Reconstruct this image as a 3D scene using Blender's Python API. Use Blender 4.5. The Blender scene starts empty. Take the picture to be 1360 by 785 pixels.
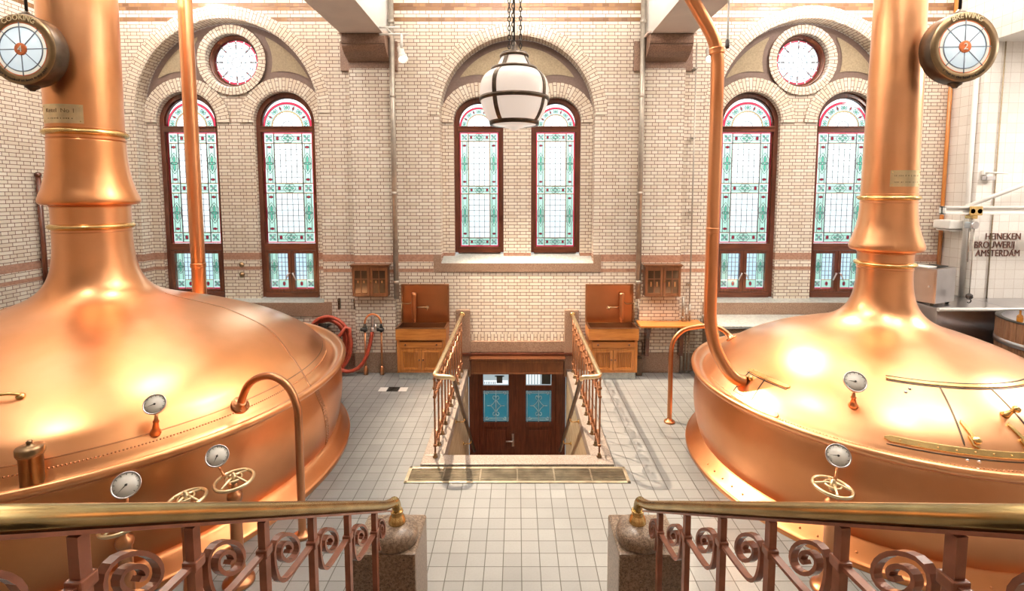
import bpy, bmesh, math, random
from mathutils import Vector, Matrix
from mathutils.geometry import tessellate_polygon
random.seed(7)
PI = math.pi
sc = bpy.context.scene
COL = sc.collection

# ------------------------------------------------------------------ materials
def new_mat(name):
    m = bpy.data.materials.new(name); m.use_nodes = True
    nt = m.node_tree; nt.nodes.clear()
    out = nt.nodes.new('ShaderNodeOutputMaterial')
    return m, nt, out

class NB:
    """tiny node helper"""
    def __init__(s, nt): s.nt = nt
    def n(s, t, **kw):
        x = s.nt.nodes.new(t)
        for k, v in kw.items(): setattr(x, k, v)
        return x
    def link(s, a, b): s.nt.links.new(a, b)
    def setin(s, sock, v):
        if hasattr(v, 'is_linked') or isinstance(v, bpy.types.NodeSocket): s.link(v, sock)
        else: sock.default_value = v
    def math(s, op, a, b=None, c=None):
        x = s.n('ShaderNodeMath', operation=op)
        s.setin(x.inputs[0], a)
        if b is not None: s.setin(x.inputs[1], b)
        if c is not None: s.setin(x.inputs[2], c)
        return x.outputs[0]
    def mix(s, f, a, b):
        x = s.n('ShaderNodeMix', data_type='RGBA')
        s.setin(x.inputs[0], f); s.setin(x.inputs[6], a); s.setin(x.inputs[7], b)
        return x.outputs[2]
    def smooth(s, v, lo, hi, a=0.0, b=1.0):
        x = s.n('ShaderNodeMapRange', interpolation_type='SMOOTHSTEP')
        s.setin(x.inputs[0], v)
        for i, q in enumerate((lo, hi, a, b)): x.inputs[1+i].default_value = q
        return x.outputs[0]
    def noise(s, vec, scale, detail=3, rough=.5):
        x = s.n('ShaderNodeTexNoise'); x.inputs['Scale'].default_value = scale
        x.inputs['Detail'].default_value = detail; x.inputs['Roughness'].default_value = rough
        if vec is not None: s.link(vec, x.inputs['Vector'])
        return x.outputs[0]
    def white(s, a, b):
        c = s.n('ShaderNodeCombineXYZ'); s.setin(c.inputs[0], a); s.setin(c.inputs[1], b)
        x = s.n('ShaderNodeTexWhiteNoise', noise_dimensions='2D'); s.link(c.outputs[0], x.inputs['Vector'])
        return x.outputs[0]
    def pos(s):
        return s.n('ShaderNodeNewGeometry').outputs['Position']
    def scaled(s, v, sx, sy, sz):
        x = s.n('ShaderNodeVectorMath', operation='MULTIPLY'); s.link(v, x.inputs[0]); x.inputs[1].default_value = (sx, sy, sz)
        return x.outputs[0]
    def sep(s, v):
        x = s.n('ShaderNodeSeparateXYZ'); s.link(v, x.inputs[0]); return x.outputs
    def bsdf(s, out, col=(.8,.8,.8,1), rough=.5, metal=0.0, spec=.5, coat=0.0, height=None, hstr=.3, hdist=.01, coat_r=.1):
        b = s.n('ShaderNodeBsdfPrincipled')
        s.setin(b.inputs['Base Color'], col); s.setin(b.inputs['Roughness'], rough); s.setin(b.inputs['Metallic'], metal)
        b.inputs['Specular IOR Level'].default_value = spec
        b.inputs['Coat Weight'].default_value = coat; b.inputs['Coat Roughness'].default_value = coat_r
        if height is not None:
            bp = s.n('ShaderNodeBump'); bp.inputs['Strength'].default_value = hstr; bp.inputs['Distance'].default_value = hdist
            s.link(height, bp.inputs['Height']); s.link(bp.outputs[0], b.inputs['Normal'])
        s.link(b.outputs[0], out.inputs[0])
        return b

def C4(c): return (c[0], c[1], c[2], 1.0)

def simple(name, col, rough=.5, metal=0.0, var=.12, scale=12, spec=.5, coat=0.0, bump=0.0, stretch=(1,1,1)):
    m, nt, out = new_mat(name); b = NB(nt)
    v = b.scaled(b.pos(), *stretch)
    n = b.noise(v, scale, 4)
    lo = tuple(max(0, c*(1-var)) for c in col); hi = tuple(min(1, c*(1+var)) for c in col)
    f = b.smooth(n, .3, .7)
    b.bsdf(out, b.mix(f, C4(lo), C4(hi)), rough, metal, spec, coat, n if bump else None, bump, .004)
    return m

def copper_mat(name, c1, c2, r0=.2, r1=.36, bump=.05, coat=.5):
    m, nt, out = new_mat(name); b = NB(nt)
    p = b.pos()
    n1 = b.noise(p, .9, 3, .5); n2 = b.noise(b.scaled(p, 1, 1, 2.5), 3.2, 3, .45)
    n3 = b.noise(p, 1.6, 1)
    n4 = b.noise(p, 7, 3, .5)
    col = b.mix(b.smooth(n1, .3, .7), C4(c1), C4(c2))
    col = b.mix(b.math('MULTIPLY', b.smooth(n4, .3, .9), .16), col, C4(tuple(c*.7 for c in c1)))
    rr = b.smooth(n2, .2, .8, r0, r1)
    b.bsdf(out, col, rr, 1.0, .5, coat, n3, bump, .06, coat_r=.285)
    return m

def brick_mat(name, c_lo, c_hi, banded=True, mortar=(.20,.085,.05), rough=.22):
    m, nt, out = new_mat(name); b = NB(nt)
    uv = b.n('ShaderNodeUVMap').outputs[0]
    u, v, _ = b.sep(uv)
    H, L = .056, .203
    rv = b.math('DIVIDE', v, H); row = b.math('FLOOR', rv); fv = b.math('SUBTRACT', rv, row)
    odd = b.math('MODULO', b.math('ABSOLUTE', row), 2.0)
    ln = b.math('MULTIPLY_ADD', odd, -L/2, L)
    uu = b.math('DIVIDE', b.math('MULTIPLY_ADD', odd, L/4, u), ln)
    cu = b.math('FLOOR', uu); fu = b.math('SUBTRACT', uu, cu)
    du = b.math('MULTIPLY', b.math('MINIMUM', fu, b.math('SUBTRACT', 1.0, fu)), ln)
    dv = b.math('MULTIPLY', b.math('MINIMUM', fv, b.math('SUBTRACT', 1.0, fv)), H)
    d = b.math('MINIMUM', du, dv)
    mask = b.smooth(d, .0032, .0062)
    rnd = b.white(cu, row)
    col = b.mix(rnd, C4(c_lo), C4(c_hi))
    p = b.pos()
    big = b.noise(p, .8, 3)
    col = b.mix(b.math('MULTIPLY', b.smooth(big, .45, .75), .25), col, C4(tuple(c*q for c, q in zip(c_lo, (1.0,.93,.84)))))
    mcol = C4(mortar)
    if banded:
        z = b.sep(p)[2]
        def band(a, c):
            return b.math('MULTIPLY', b.math('GREATER_THAN', z, a), b.math('LESS_THAN', z, c))
        lowb = b.math('MAXIMUM', band(1.865, 1.985), band(1.69, 1.747))
        upb = b.math('MAXIMUM', band(5.94, 6.05), band(5.76, 5.825))
        n = b.noise(p, 30, 3)
        lowc = b.mix(b.smooth(n, .3, .7), (.38,.19,.13,1), (.52,.30,.21,1))
        col = b.mix(lowb, col, lowc)
        col = b.mix(upb, col, b.mix(rnd, (.17,.08,.035,1), (.33,.18,.08,1)))
        mask = b.math('MAXIMUM', mask, b.math('MULTIPLY', lowb, .8))
    col = b.mix(mask, mcol, col)
    rg = b.mix(mask, (.7,.7,.7,1), (rough, rough, rough, 1))
    b.bsdf(out, col, rg, 0, .5, 0, mask, .35, .004)
    return m

def tile_mat(name, size, off, axes, c_lo, c_hi, grout, g=.003, rough=.35, dirt=.25):
    m, nt, out = new_mat(name); b = NB(nt)
    p = b.pos(); s = b.sep(p)
    def cell(i, o):
        x = b.math('DIVIDE', b.math('SUBTRACT', s[i], o), size); c = b.math('FLOOR', x); f = b.math('SUBTRACT', x, c)
        return c, b.math('MULTIPLY', b.math('MINIMUM', f, b.math('SUBTRACT', 1.0, f)), size)
    if axes == 'xy': a, bb = cell(0, off[0]), cell(1, off[1]); ca, cb = a[0], bb[0]; d = b.math('MINIMUM', a[1], bb[1])
    elif axes == 'xz': a, bb = cell(0, off[0]), cell(2, off[1]); ca, cb = a[0], bb[0]; d = b.math('MINIMUM', a[1], bb[1])
    else: a, bb = cell(1, off[0]), cell(2, off[1]); ca, cb = a[0], bb[0]; d = b.math('MINIMUM', a[1], bb[1])
    mask = b.smooth(d, g*.5, g)
    rnd = b.white(ca, cb)
    col = b.mix(rnd, C4(c_lo), C4(c_hi))
    n = b.noise(p, 1.3, 5, .6)
    col = b.mix(b.math('MULTIPLY', b.smooth(n, .42, .75), dirt), col, C4(tuple(c*.72 for c in c_lo)))
    n2 = b.noise(p, 60, 2)
    col = b.mix(b.math('MULTIPLY', b.smooth(n2, .4, .7), .12), col, C4(tuple(c*.7 for c in c_lo)))
    col = b.mix(mask, C4(grout), col)
    b.bsdf(out, col, rough, 0, .5, 0, mask, .3, .003)
    return m

def granite_mat(name, c1, c2, c3, scale=55, rough=.4):
    m, nt, out = new_mat(name); b = NB(nt)
    p = b.pos()
    n1 = b.noise(p, scale, 3, .7); n2 = b.noise(p, scale*2.1, 2, .6); n3 = b.noise(p, 2.2, 3)
    col = b.mix(b.smooth(n1, .38, .62), C4(c1), C4(c2))
    col = b.mix(b.smooth(n2, .56, .68), col, C4(c3))
    col = b.mix(b.math('MULTIPLY', b.smooth(n3, .4, .7), .25), col, C4(tuple(c*.8 for c in c1)))
    b.bsdf(out, col, rough, 0, .5, 0, n1, .08, .003)
    return m

def wood_mat(name, c1, c2, axis='z', rough=.35, scale=6, coat=.2):
    m, nt, out = new_mat(name); b = NB(nt)
    p = b.pos()
    st = {'z': (14, 14, 1.2), 'x': (1.2, 14, 14), 'y': (14, 1.2, 14)}[axis]
    n = b.noise(b.scaled(p, *st), scale*.5, 5, .6)
    n2 = b.noise(p, 2.5, 3)
    col = b.mix(b.smooth(n, .3, .7), C4(c1), C4(c2))
    col = b.mix(b.math('MULTIPLY', b.smooth(n2, .45, .75), .35), col, C4(tuple(c*.6 for c in c1)))
    b.bsdf(out, col, rough, 0, .5, coat, n, .06, .004)
    return m

def glass_mat(name, col, rough=.05, gl=.06):
    """stained window glass: tinted, lets the daylight through"""
    m, nt, out = new_mat(name); b = NB(nt)
    t = b.n('ShaderNodeBsdfTransparent'); t.inputs[0].default_value = C4(col)
    g = b.n('ShaderNodeBsdfGlossy'); g.inputs['Roughness'].default_value = rough; g.inputs[0].default_value = (1,1,1,1)
    mx = b.n('ShaderNodeMixShader'); mx.inputs[0].default_value = gl
    b.link(t.outputs[0], mx.inputs[1]); b.link(g.outputs[0], mx.inputs[2]); b.link(mx.outputs[0], out.inputs[0])
    return m

def emit_mat(name, col, st, base=(.8,.8,.8), rough=.2):
    m, nt, out = new_mat(name); b = NB(nt)
    bs = b.bsdf(out, C4(base), rough)
    bs.inputs['Emission Color'].default_value = C4(col); bs.inputs['Emission Strength'].default_value = st
    return m

M = {}
M['copper'] = copper_mat('kettle_copper', (.87,.385,.15), (.93,.48,.245), .285, .34, .012)
M['copper_shaded'] = copper_mat('shaded_drum_copper', (.70,.275,.095), (.79,.36,.16), .29, .38, .05)  # dome copper darkened: dim floor reflection put into the colour
M['copper_pipe'] = copper_mat('pipe_copper', (.74,.30,.12), (.86,.40,.19), .285, .33, .02)
M['copper_old'] = copper_mat('aged_copper', (.46,.19,.08), (.60,.28,.13), .29, .42, .04)
M['copper_dark'] = copper_mat('dark_copper_lining', (.20,.09,.045), (.32,.16,.08), .4, .55, .03)  # darker copper for the trough lining and its rim
M['granite_pale'] = granite_mat('pale_kerb_granite', (.27,.215,.18), (.40,.335,.29), (.16,.12,.10), 60)
M['brass'] = simple('polished_brass', (.74,.52,.22), .26, 1.0, .15, 8)
M['pale_brass'] = simple('worn_pale_brass', (.80,.66,.42), .3, 1.0, .1, 10)
M['brass_rail'] = simple('handrail_brass', (.46,.36,.17), .26, 1.0, .15, 10)
M['bronze'] = simple('dark_bronze', (.10,.075,.055), .35, .8, .2, 14)
M['bronze_face'] = simple('brushed_bronze', (.30,.21,.12), .32, 1.0, .12, 10)
M['gilt'] = simple('gilt_letters', (.95,.84,.56), .35, .2, .05, 10)
M['steel'] = simple('stainless_steel', (.62,.61,.63), .28, 1.0, .06, 5)
M['grate_metal'] = simple('dark_grate_metal', (.30,.25,.18), .35, .8, .3, 6)
M['grate_frame'] = simple('grate_frame_metal', (.52,.44,.32), .4, .8, .2, 8)
M['galv'] = simple('grey_pipe_paint', (.40,.36,.31), .38, .6, .15, 10)
M['iron'] = simple('black_iron', (.035,.03,.028), .4, .4, .2, 20)
M['brown_iron'] = simple('brown_painted_iron', (.27,.098,.058), .24, 0, .14, 16, .5, .05)
M['bronze_iron'] = simple('bronze_painted_iron', (.33,.135,.058), .3, .35, .15, 16)
M['brick'] = brick_mat('glazed_cream_brick', (.82,.72,.60), (.95,.88,.78))
M['brick_plain'] = brick_mat('glazed_arch_brick', (.82,.72,.59), (.95,.88,.77), False)
M['floor'] = tile_mat('floor_tiles', .15, (.035, 4.83), 'xy', (.250,.250,.246), (.305,.304,.298), (.07,.062,.054), .0046, .3, .35)
M['wtile_xz'] = tile_mat('white_wall_tiles', .15, (6.99, .02), 'xz', (.82,.77,.72), (.90,.86,.82), (.60,.52,.46), .0034, .15, .05)
M['wtile_yz'] = tile_mat('white_side_tiles', .15, (7.60, .02), 'yz', (.82,.77,.72), (.90,.86,.82), (.55,.46,.40), .0034, .15, .05)
M['stairtile'] = tile_mat('stair_side_tiles', .15, (5.45, 0), 'yz', (.62,.50,.34), (.72,.60,.42), (.35,.26,.17), .0045, .25, .2)
M['granite'] = granite_mat('red_granite', (.27,.155,.10), (.42,.285,.205), (.12,.07,.05), 60)
M['granite_dark'] = granite_mat('corbel_granite', (.22,.125,.085), (.34,.21,.15), (.10,.06,.045), 50)
M['granite_grey'] = granite_mat('newel_granite', (.19,.125,.08), (.37,.27,.195), (.05,.035,.028), 70, .3)
M['marble'] = granite_mat('pale_sill_stone', (.46,.48,.46), (.58,.60,.57), (.38,.38,.36), 18, .2)
M['brownband'] = simple('brown_stone_band', (.15,.095,.075), .6, 0, .12, 30)
M['sand'] = simple('sand_stone_panel', (.36,.28,.18), .7, 0, .15, 50)
M['plaster'] = simple('white_plaster', (.82,.80,.77), .6, 0, .03, 3)
M['pinkplaster'] = simple('pale_pink_plaster', (.80,.66,.59), .55, 0, .04, 3)
M['white_paint'] = simple('white_paint', (.85,.82,.78), .35, 0, .04, 6)
M['oak'] = wood_mat('orange_stained_oak', (.44,.14,.024), (.60,.23,.05), 'z')
M['oak_x'] = wood_mat('orange_stained_oak_flat', (.45,.145,.026), (.62,.245,.055), 'x')
M['mahogany'] = wood_mat('mahogany_frame', (.075,.019,.010), (.13,.036,.018), 'z', .25)
M['mahogany_x'] = wood_mat('mahogany_rail', (.08,.021,.011), (.14,.039,.019), 'x', .25)
M['brownwood'] = wood_mat('brown_cabinet_wood', (.105,.034,.013), (.18,.064,.024), 'z', .3)
M['barrel'] = wood_mat('tub_staves', (.20,.085,.04), (.36,.18,.09), 'z', .5)
M['darkglass'] = simple('dark_cabinet_glass', (.03,.018,.01), .06, 0, .1, 5, .6)
M['rubber_red'] = simple('red_rubber_hose', (.40,.06,.03), .38, 0, .15, 18)
M['dialwhite'] = simple('dial_white', (.88,.86,.80), .3, 0, .03, 8)
M['black'] = simple('black_paint', (.02,.018,.016), .4, 0, .1, 10)
M['letter_dark'] = simple('brown_lettering', (.14,.045,.03), .4, 0, .3, 60)
M['opal'] = emit_mat('opal_globe_glass', (1.0,.83,.72), .42, (.72,.66,.62), .12)
M['lit_disc'] = emit_mat('lit_sign_glass', (.84,.95,1.0), .58, (.40,.46,.48), .1)
M['lit_ring'] = emit_mat('lit_cream_glass', (1.0,.96,.82), .50, (.40,.38,.32), .1)
M['hub'] = simple('orange_hub_enamel', (.72,.20,.07), .3, 0, .1, 10)
M['lead'] = simple('window_lead', (.20,.23,.27), .5, .3, .1, 20)
M['bulb'] = emit_mat('lamp_bulb', (1.0,.84,.62), 14, (1,1,1))
M['lamp_lens'] = emit_mat('ceiling_lamp_lens', (1.0,.9,.78), 6, (1,1,1))
M['g_white'] = glass_mat('glass_clear', (.97,.98,.98))
M['g_pale'] = glass_mat('glass_pale_green', (.50,.74,.61))
M['g_teal'] = glass_mat('glass_teal', (.22,.62,.52))
M['g_red'] = glass_mat('glass_red', (.55,.03,.07))
M['g_amber'] = glass_mat('glass_amber', (.85,.55,.18))
M['g_blue'] = glass_mat('glass_pale_blue', (.70,.84,.95))
M['g_pink'] = glass_mat('glass_pink', (.95,.62,.75))
GL = ['g_white','g_pale','g_teal','g_red','g_amber','g_blue','g_pink','lead']
M['door_teal'] = emit_mat('glowing_teal_glass', (.02,.20,.28), .55, (.02,.08,.10), .06)  # door panes glow by themselves in place of daylight outside
M['door_grey'] = emit_mat('glowing_street_glass', (.42,.52,.55), .75, (.1,.1,.1), .06)
M['door_white'] = emit_mat('glowing_white_glass', (.85,.95,1.0), .95, (.1,.1,.1), .06)
M['door_dark'] = simple('street_dark_shape', (.05,.09,.12), .3, 0, .1)
M['grille'] = simple('pale_iron_grille', (.62,.80,.86), .35, .2, .05)

# ------------------------------------------------------------------ mesh helpers
class MB:
    def __init__(s): s.v = []; s.f = []; s.uv = []; s.mi = []; s.sm = []
    def face(s, pts, uv=None, mi=0, sm=False):
        b = len(s.v); s.v += [tuple(p) for p in pts]; s.f.append(tuple(range(b, b+len(pts)))); s.uv.append(uv); s.mi.append(mi); s.sm.append(sm)
    def grid(s, rows, uvs=None, mi=0, sm=True, closed=False, cap0=False, cap1=False):
        b = len(s.v); n = len(rows[0])
        for r in rows: s.v += [tuple(p) for p in r]
        for i in range(len(rows)-1):
            for j in range(n if closed else n-1):
                k = (j+1) % n
                s.f.append((b+i*n+j, b+i*n+k, b+(i+1)*n+k, b+(i+1)*n+j)); s.mi.append(mi); s.sm.append(sm)
                s.uv.append([uvs[i][j], uvs[i][j+1], uvs[i+1][j+1], uvs[i+1][j]] if uvs else None)
        if cap0: s.f.append(tuple(b+j for j in range(n))[::-1]); s.mi.append(mi); s.sm.append(False); s.uv.append(None)
        if cap1: s.f.append(tuple(b+(len(rows)-1)*n+j for j in range(n))); s.mi.append(mi); s.sm.append(False); s.uv.append(None)
    def box(s, x0, x1, y0, y1, z0, z1, mi=0, bev=0.0):
        x0, x1 = min(x0,x1), max(x0,x1); y0, y1 = min(y0,y1), max(y0,y1); z0, z1 = min(z0,z1), max(z0,z1)
        if bev <= 0:
            b = len(s.v)
            s.v += [(x,y,z) for z in (z0,z1) for y in (y0,y1) for x in (x0,x1)]
            for q in ((0,2,3,1),(4,5,7,6),(0,1,5,4),(2,6,7,3),(0,4,6,2),(1,3,7,5)):
                s.f.append(tuple(b+i for i in q)); s.mi.append(mi); s.sm.append(False); s.uv.append(None)
            return
        bm = bmesh.new(); bmesh.ops.create_cube(bm, size=1)
        for v in bm.verts: v.co = Vector(((x0+x1)/2+v.co.x*(x1-x0), (y0+y1)/2+v.co.y*(y1-y0), (z0+z1)/2+v.co.z*(z1-z0)))
        bev = min(bev, .45*min(x1-x0, y1-y0, z1-z0))
        bmesh.ops.bevel(bm, geom=bm.edges[:], offset=bev, segments=2, affect='EDGES', profile=.6)
        s.addbm(bm, mi)
    def addbm(s, bm, mi=0, sm=False, mat=None):
        b = len(s.v); bm.verts.index_update()
        s.v += [tuple((mat @ v.co) if mat else v.co) for v in bm.verts]
        for f in bm.faces: s.f.append(tuple(b+v.index for v in f.verts)); s.mi.append(mi); s.sm.append(sm); s.uv.append(None)
        bm.free()
    def tube(s, path, r, n=12, mi=0, caps=True, closed=False):
        P = [Vector(p) for p in path]; m = len(P); R = r if isinstance(r, (list, tuple)) else [r]*m
        T = []
        for i in range(m):
            a = P[(i-1) % m] if (closed or i > 0) else P[i]; c = P[(i+1) % m] if (closed or i < m-1) else P[i]
            T.append((c-a).normalized())
        up = Vector((0,0,1)) if abs(T[0].z) < .9 else Vector((1,0,0))
        nrm = (up - T[0]*up.dot(T[0])).normalized(); rows = []
        for i in range(m):
            nrm = (nrm - T[i]*nrm.dot(T[i])).normalized(); bi = T[i].cross(nrm)
            rows.append([P[i] + (nrm*math.cos(2*PI*j/n) + bi*math.sin(2*PI*j/n))*R[i] for j in range(n)])
        if closed: rows.append(rows[0])
        s.grid(rows, None, mi, True, True, caps and not closed, caps and not closed)
    def ribbon(s, path, nrm, w, t, mi=0):
        """flat bar along a planar path; w across the plane (along nrm), t in the plane"""
        P = [Vector(p) for p in path]; N = Vector(nrm).normalized(); rows = []
        for i in range(len(P)):
            a = P[max(0,i-1)]; c = P[min(len(P)-1,i+1)]; T = (c-a).normalized(); B = N.cross(T).normalized()
            rows.append([P[i]+N*w/2+B*t/2, P[i]-N*w/2+B*t/2, P[i]-N*w/2-B*t/2, P[i]+N*w/2-B*t/2])
        s.grid(rows, None, mi, False, True, True, True)
    def lathe(s, prof, c=(0,0), n=48, mi=0, axis=None, org=None, caps=True, z0=0):
        """prof [(r,z)] about a vertical axis through c, or about axis/org"""
        rows = []
        if axis is None:
            for r, z in prof: rows.append([(c[0]+r*math.cos(2*PI*j/n), c[1]+r*math.sin(2*PI*j/n), z0+z) for j in range(n)])
        else:
            A = Vector(axis).normalized(); O = Vector(org)
            u = A.orthogonal().normalized(); w = A.cross(u)
            for r, z in prof: rows.append([O + A*z + (u*math.cos(2*PI*j/n)+w*math.sin(2*PI*j/n))*r for j in range(n)])
        s.grid(rows, None, mi, True, True, caps, caps)
    def poly(s, outer, holes=(), fn=None, uvf=None, mi=0):
        """flat polygon with holes; fn maps (a,b) to a 3-D point"""
        loops = [[Vector((p[0], p[1], 0)) for p in outer]] + [[Vector((p[0], p[1], 0)) for p in h] for h in holes]
        flat = [p for l in loops for p in l]
        tris = tessellate_polygon(loops)
        b = len(s.v); s.v += [tuple(fn(p.x, p.y)) for p in flat]
        for t in tris:
            s.f.append(tuple(b+i for i in t)); s.mi.append(mi); s.sm.append(False)
            s.uv.append([uvf(flat[i].x, flat[i].y) for i in t] if uvf else None)
    def prism(s, outline, fn0, fn1, mi=0):
        """closed outline extruded between two maps"""
        s.poly(outline, (), fn0, None, mi); s.poly(outline, (), fn1, None, mi)
        a = [fn0(*p) for p in outline]; c = [fn1(*p) for p in outline]
        for i in range(len(a)):
            k = (i+1) % len(a); s.face([a[i], a[k], c[k], c[i]], None, mi)
    def build(s, name, mats, parent=None, recalc=True):
        me = bpy.data.meshes.new(name)
        off = Vector((0,0,0))
        q = parent
        while q is not None: off += q.location; q = q.parent
        me.from_pydata([tuple(Vector(v)-off) for v in s.v], [], s.f)
        for m in (mats if isinstance(mats, (list, tuple)) else [mats]): me.materials.append(M[m] if isinstance(m, str) else m)
        for p, mi, sm in zip(me.polygons, s.mi, s.sm): p.material_index = mi; p.use_smooth = sm
        if any(s.uv):
            L = me.uv_layers.new(name='UVMap')
            for p, uv in zip(me.polygons, s.uv):
                if uv:
                    for li, c in zip(p.loop_indices, uv): L.data[li].uv = c
        if recalc:
            bm = bmesh.new(); bm.from_mesh(me); bmesh.ops.recalc_face_normals(bm, faces=bm.faces[:]); bm.to_mesh(me); bm.free()
        me.update()
        o = bpy.data.objects.new(name, me); COL.objects.link(o)
        if parent is not None: o.parent = parent
        return o

def tag(o, label=None, cat=None, group=None, kind=None):
    if label: o['label'] = label
    if cat: o['category'] = cat
    if group: o['group'] = group
    if kind: o['kind'] = kind
    return o
def thing(name, label, cat, loc=(0,0,0), group=None, kind=None):
    o = bpy.data.objects.new(name, None); o.empty_display_size = .1; COL.objects.link(o); o.location = loc
    return tag(o, label, cat, group, kind)

def catmull(pts, sub=6):
    P = [Vector(p) for p in pts]; out = []
    for i in range(len(P)-1):
        a = P[max(0,i-1)]; b = P[i]; c = P[i+1]; d = P[min(len(P)-1,i+2)]
        for k in range(sub):
            t = k/sub
            out.append(.5*((2*b)+(c-a)*t+(2*a-5*b+4*c-d)*t*t+(3*b-a-3*c+d)*t**3))
    out.append(P[-1]); return out
def cat2(prof, sub=5):
    return [(p.x, p.y) for p in catmull([(a, b, 0) for a, b in prof], sub)]

def text_mesh(txt, size, ext=.004, align='CENTER', sx=1.0):
    cu = bpy.data.curves.new('lettering', 'FONT'); cu.body = txt; cu.size = size; cu.extrude = ext; cu.align_x = align; cu.align_y = 'CENTER'
    o = bpy.data.objects.new('lettering', cu); COL.objects.link(o)
    dg = bpy.context.evaluated_depsgraph_get(); dg.update()
    me = bpy.data.meshes.new_from_object(o.evaluated_get(dg))
    bm = bmesh.new(); bm.from_mesh(me)
    for v in bm.verts: v.co.x *= sx
    bpy.data.objects.remove(o); bpy.data.curves.remove(cu); bpy.data.meshes.remove(me)
    return bm

H0 = .056
WY, TY, GY, PY = 8.25, 8.50, 8.62, 8.15      # wall face, recess back, glazing, pilaster face
XL, XR = -7.25, 7.05
CEIL = 6.6
def arc(cx, cz, r, a0, a1, n): return [(cx+r*math.cos(a0+(a1-a0)*i/n), cz+r*math.sin(a0+(a1-a0)*i/n)) for i in range(n+1)]
def uvxz(x, z): return (x, z)

# ------------------------------------------------------------------ room shell
# floor with the stair opening
OPX, OPY0, OPY1 = .83, 5.45, 8.25
m = MB()
for x0, x1, y0, y1 in ((-7.6,-OPX,-2.5,8.7),(OPX,10.2,-2.5,8.7),(-OPX,OPX,-2.5,OPY0)):
    m.face([(x0,y0,0),(x1,y0,0),(x1,y1,0),(x0,y1,0)])
tag(m.build('floor', 'floor'), 'pale grey square tiled floor between the two copper kettles', 'floor', kind='structure')

# back wall
BAYS = [dict(xc=-4.75, Ro=1.70, Ri=1.50, zs=4.31, off=.82, R=.51, sill=1.17, round=True),
        dict(xc=0.0, Ro=1.47, Ri=1.27, zs=4.28, off=.655, R=.42, sill=1.84, round=False),
        dict(xc=4.75, Ro=1.70, Ri=1.50, zs=4.31, off=.82, R=.51, sill=1.17, round=True)]
ZSP = 4.19                                   # springing of the lancets
m = MB()
outer = [(XL,0),(-OPX,0),(-OPX,.33),(OPX,.33),(OPX,0),(XR,0),(XR,CEIL),(XL,CEIL)]
holes = []
for b in BAYS:
    holes.append([(b['xc']+b['Ri'], b['sill'])] + arc(b['xc'], b['zs'], b['Ri'], 0, PI, 40) + [(b['xc']-b['Ri'], b['sill'])])
m.poly(outer, holes, lambda x, z: (x, WY, z), uvxz)
wall = tag(m.build('wall_back', 'brick', recalc=False), 'tall cream glazed brick wall with three arched window bays', 'wall', kind='structure')

def arch_ring(name, cx, cz, r0, r1, y, full, parent, reveal_y=None, spread=1.0):
    """voussoir ring: face between r0 and r1, soffit back to reveal_y"""
    a1 = 2*PI if full else PI
    N = max(8, int(round(a1*(r0+r1)/2/H0/2))*2); n = N*2
    mb = MB(); rows = []; uvs = []
    prof = [(r1, y+.012), (r1, y), (r0+.03, y), (r0+.008, y+.010), (r0, y+.035)]
    us = [-.012, 0, r1-r0-.03, r1-r0-.008, r1-r0+.02]
    if reveal_y: prof.append((r0, reveal_y)); us.append(us[-1]+reveal_y-y-.035)
    for (r, yy), u in zip(prof, us):
        rows.append([(cx+r*math.cos(a1*i/n), yy, cz+r*math.sin(a1*i/n)) for i in range(n+1)])
        uvs.append([(u, i/n*N*H0) for i in range(n+1)])
    mb.grid(rows, uvs, 0, False)
    return mb.build(name, 'brick_plain', parent, recalc=False)

def lancet_outline(cx, r, z0, zs, n=20): return [(cx+r, z0)] + arc(cx, zs, r, 0, PI, n) + [(cx-r, z0)]

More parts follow.
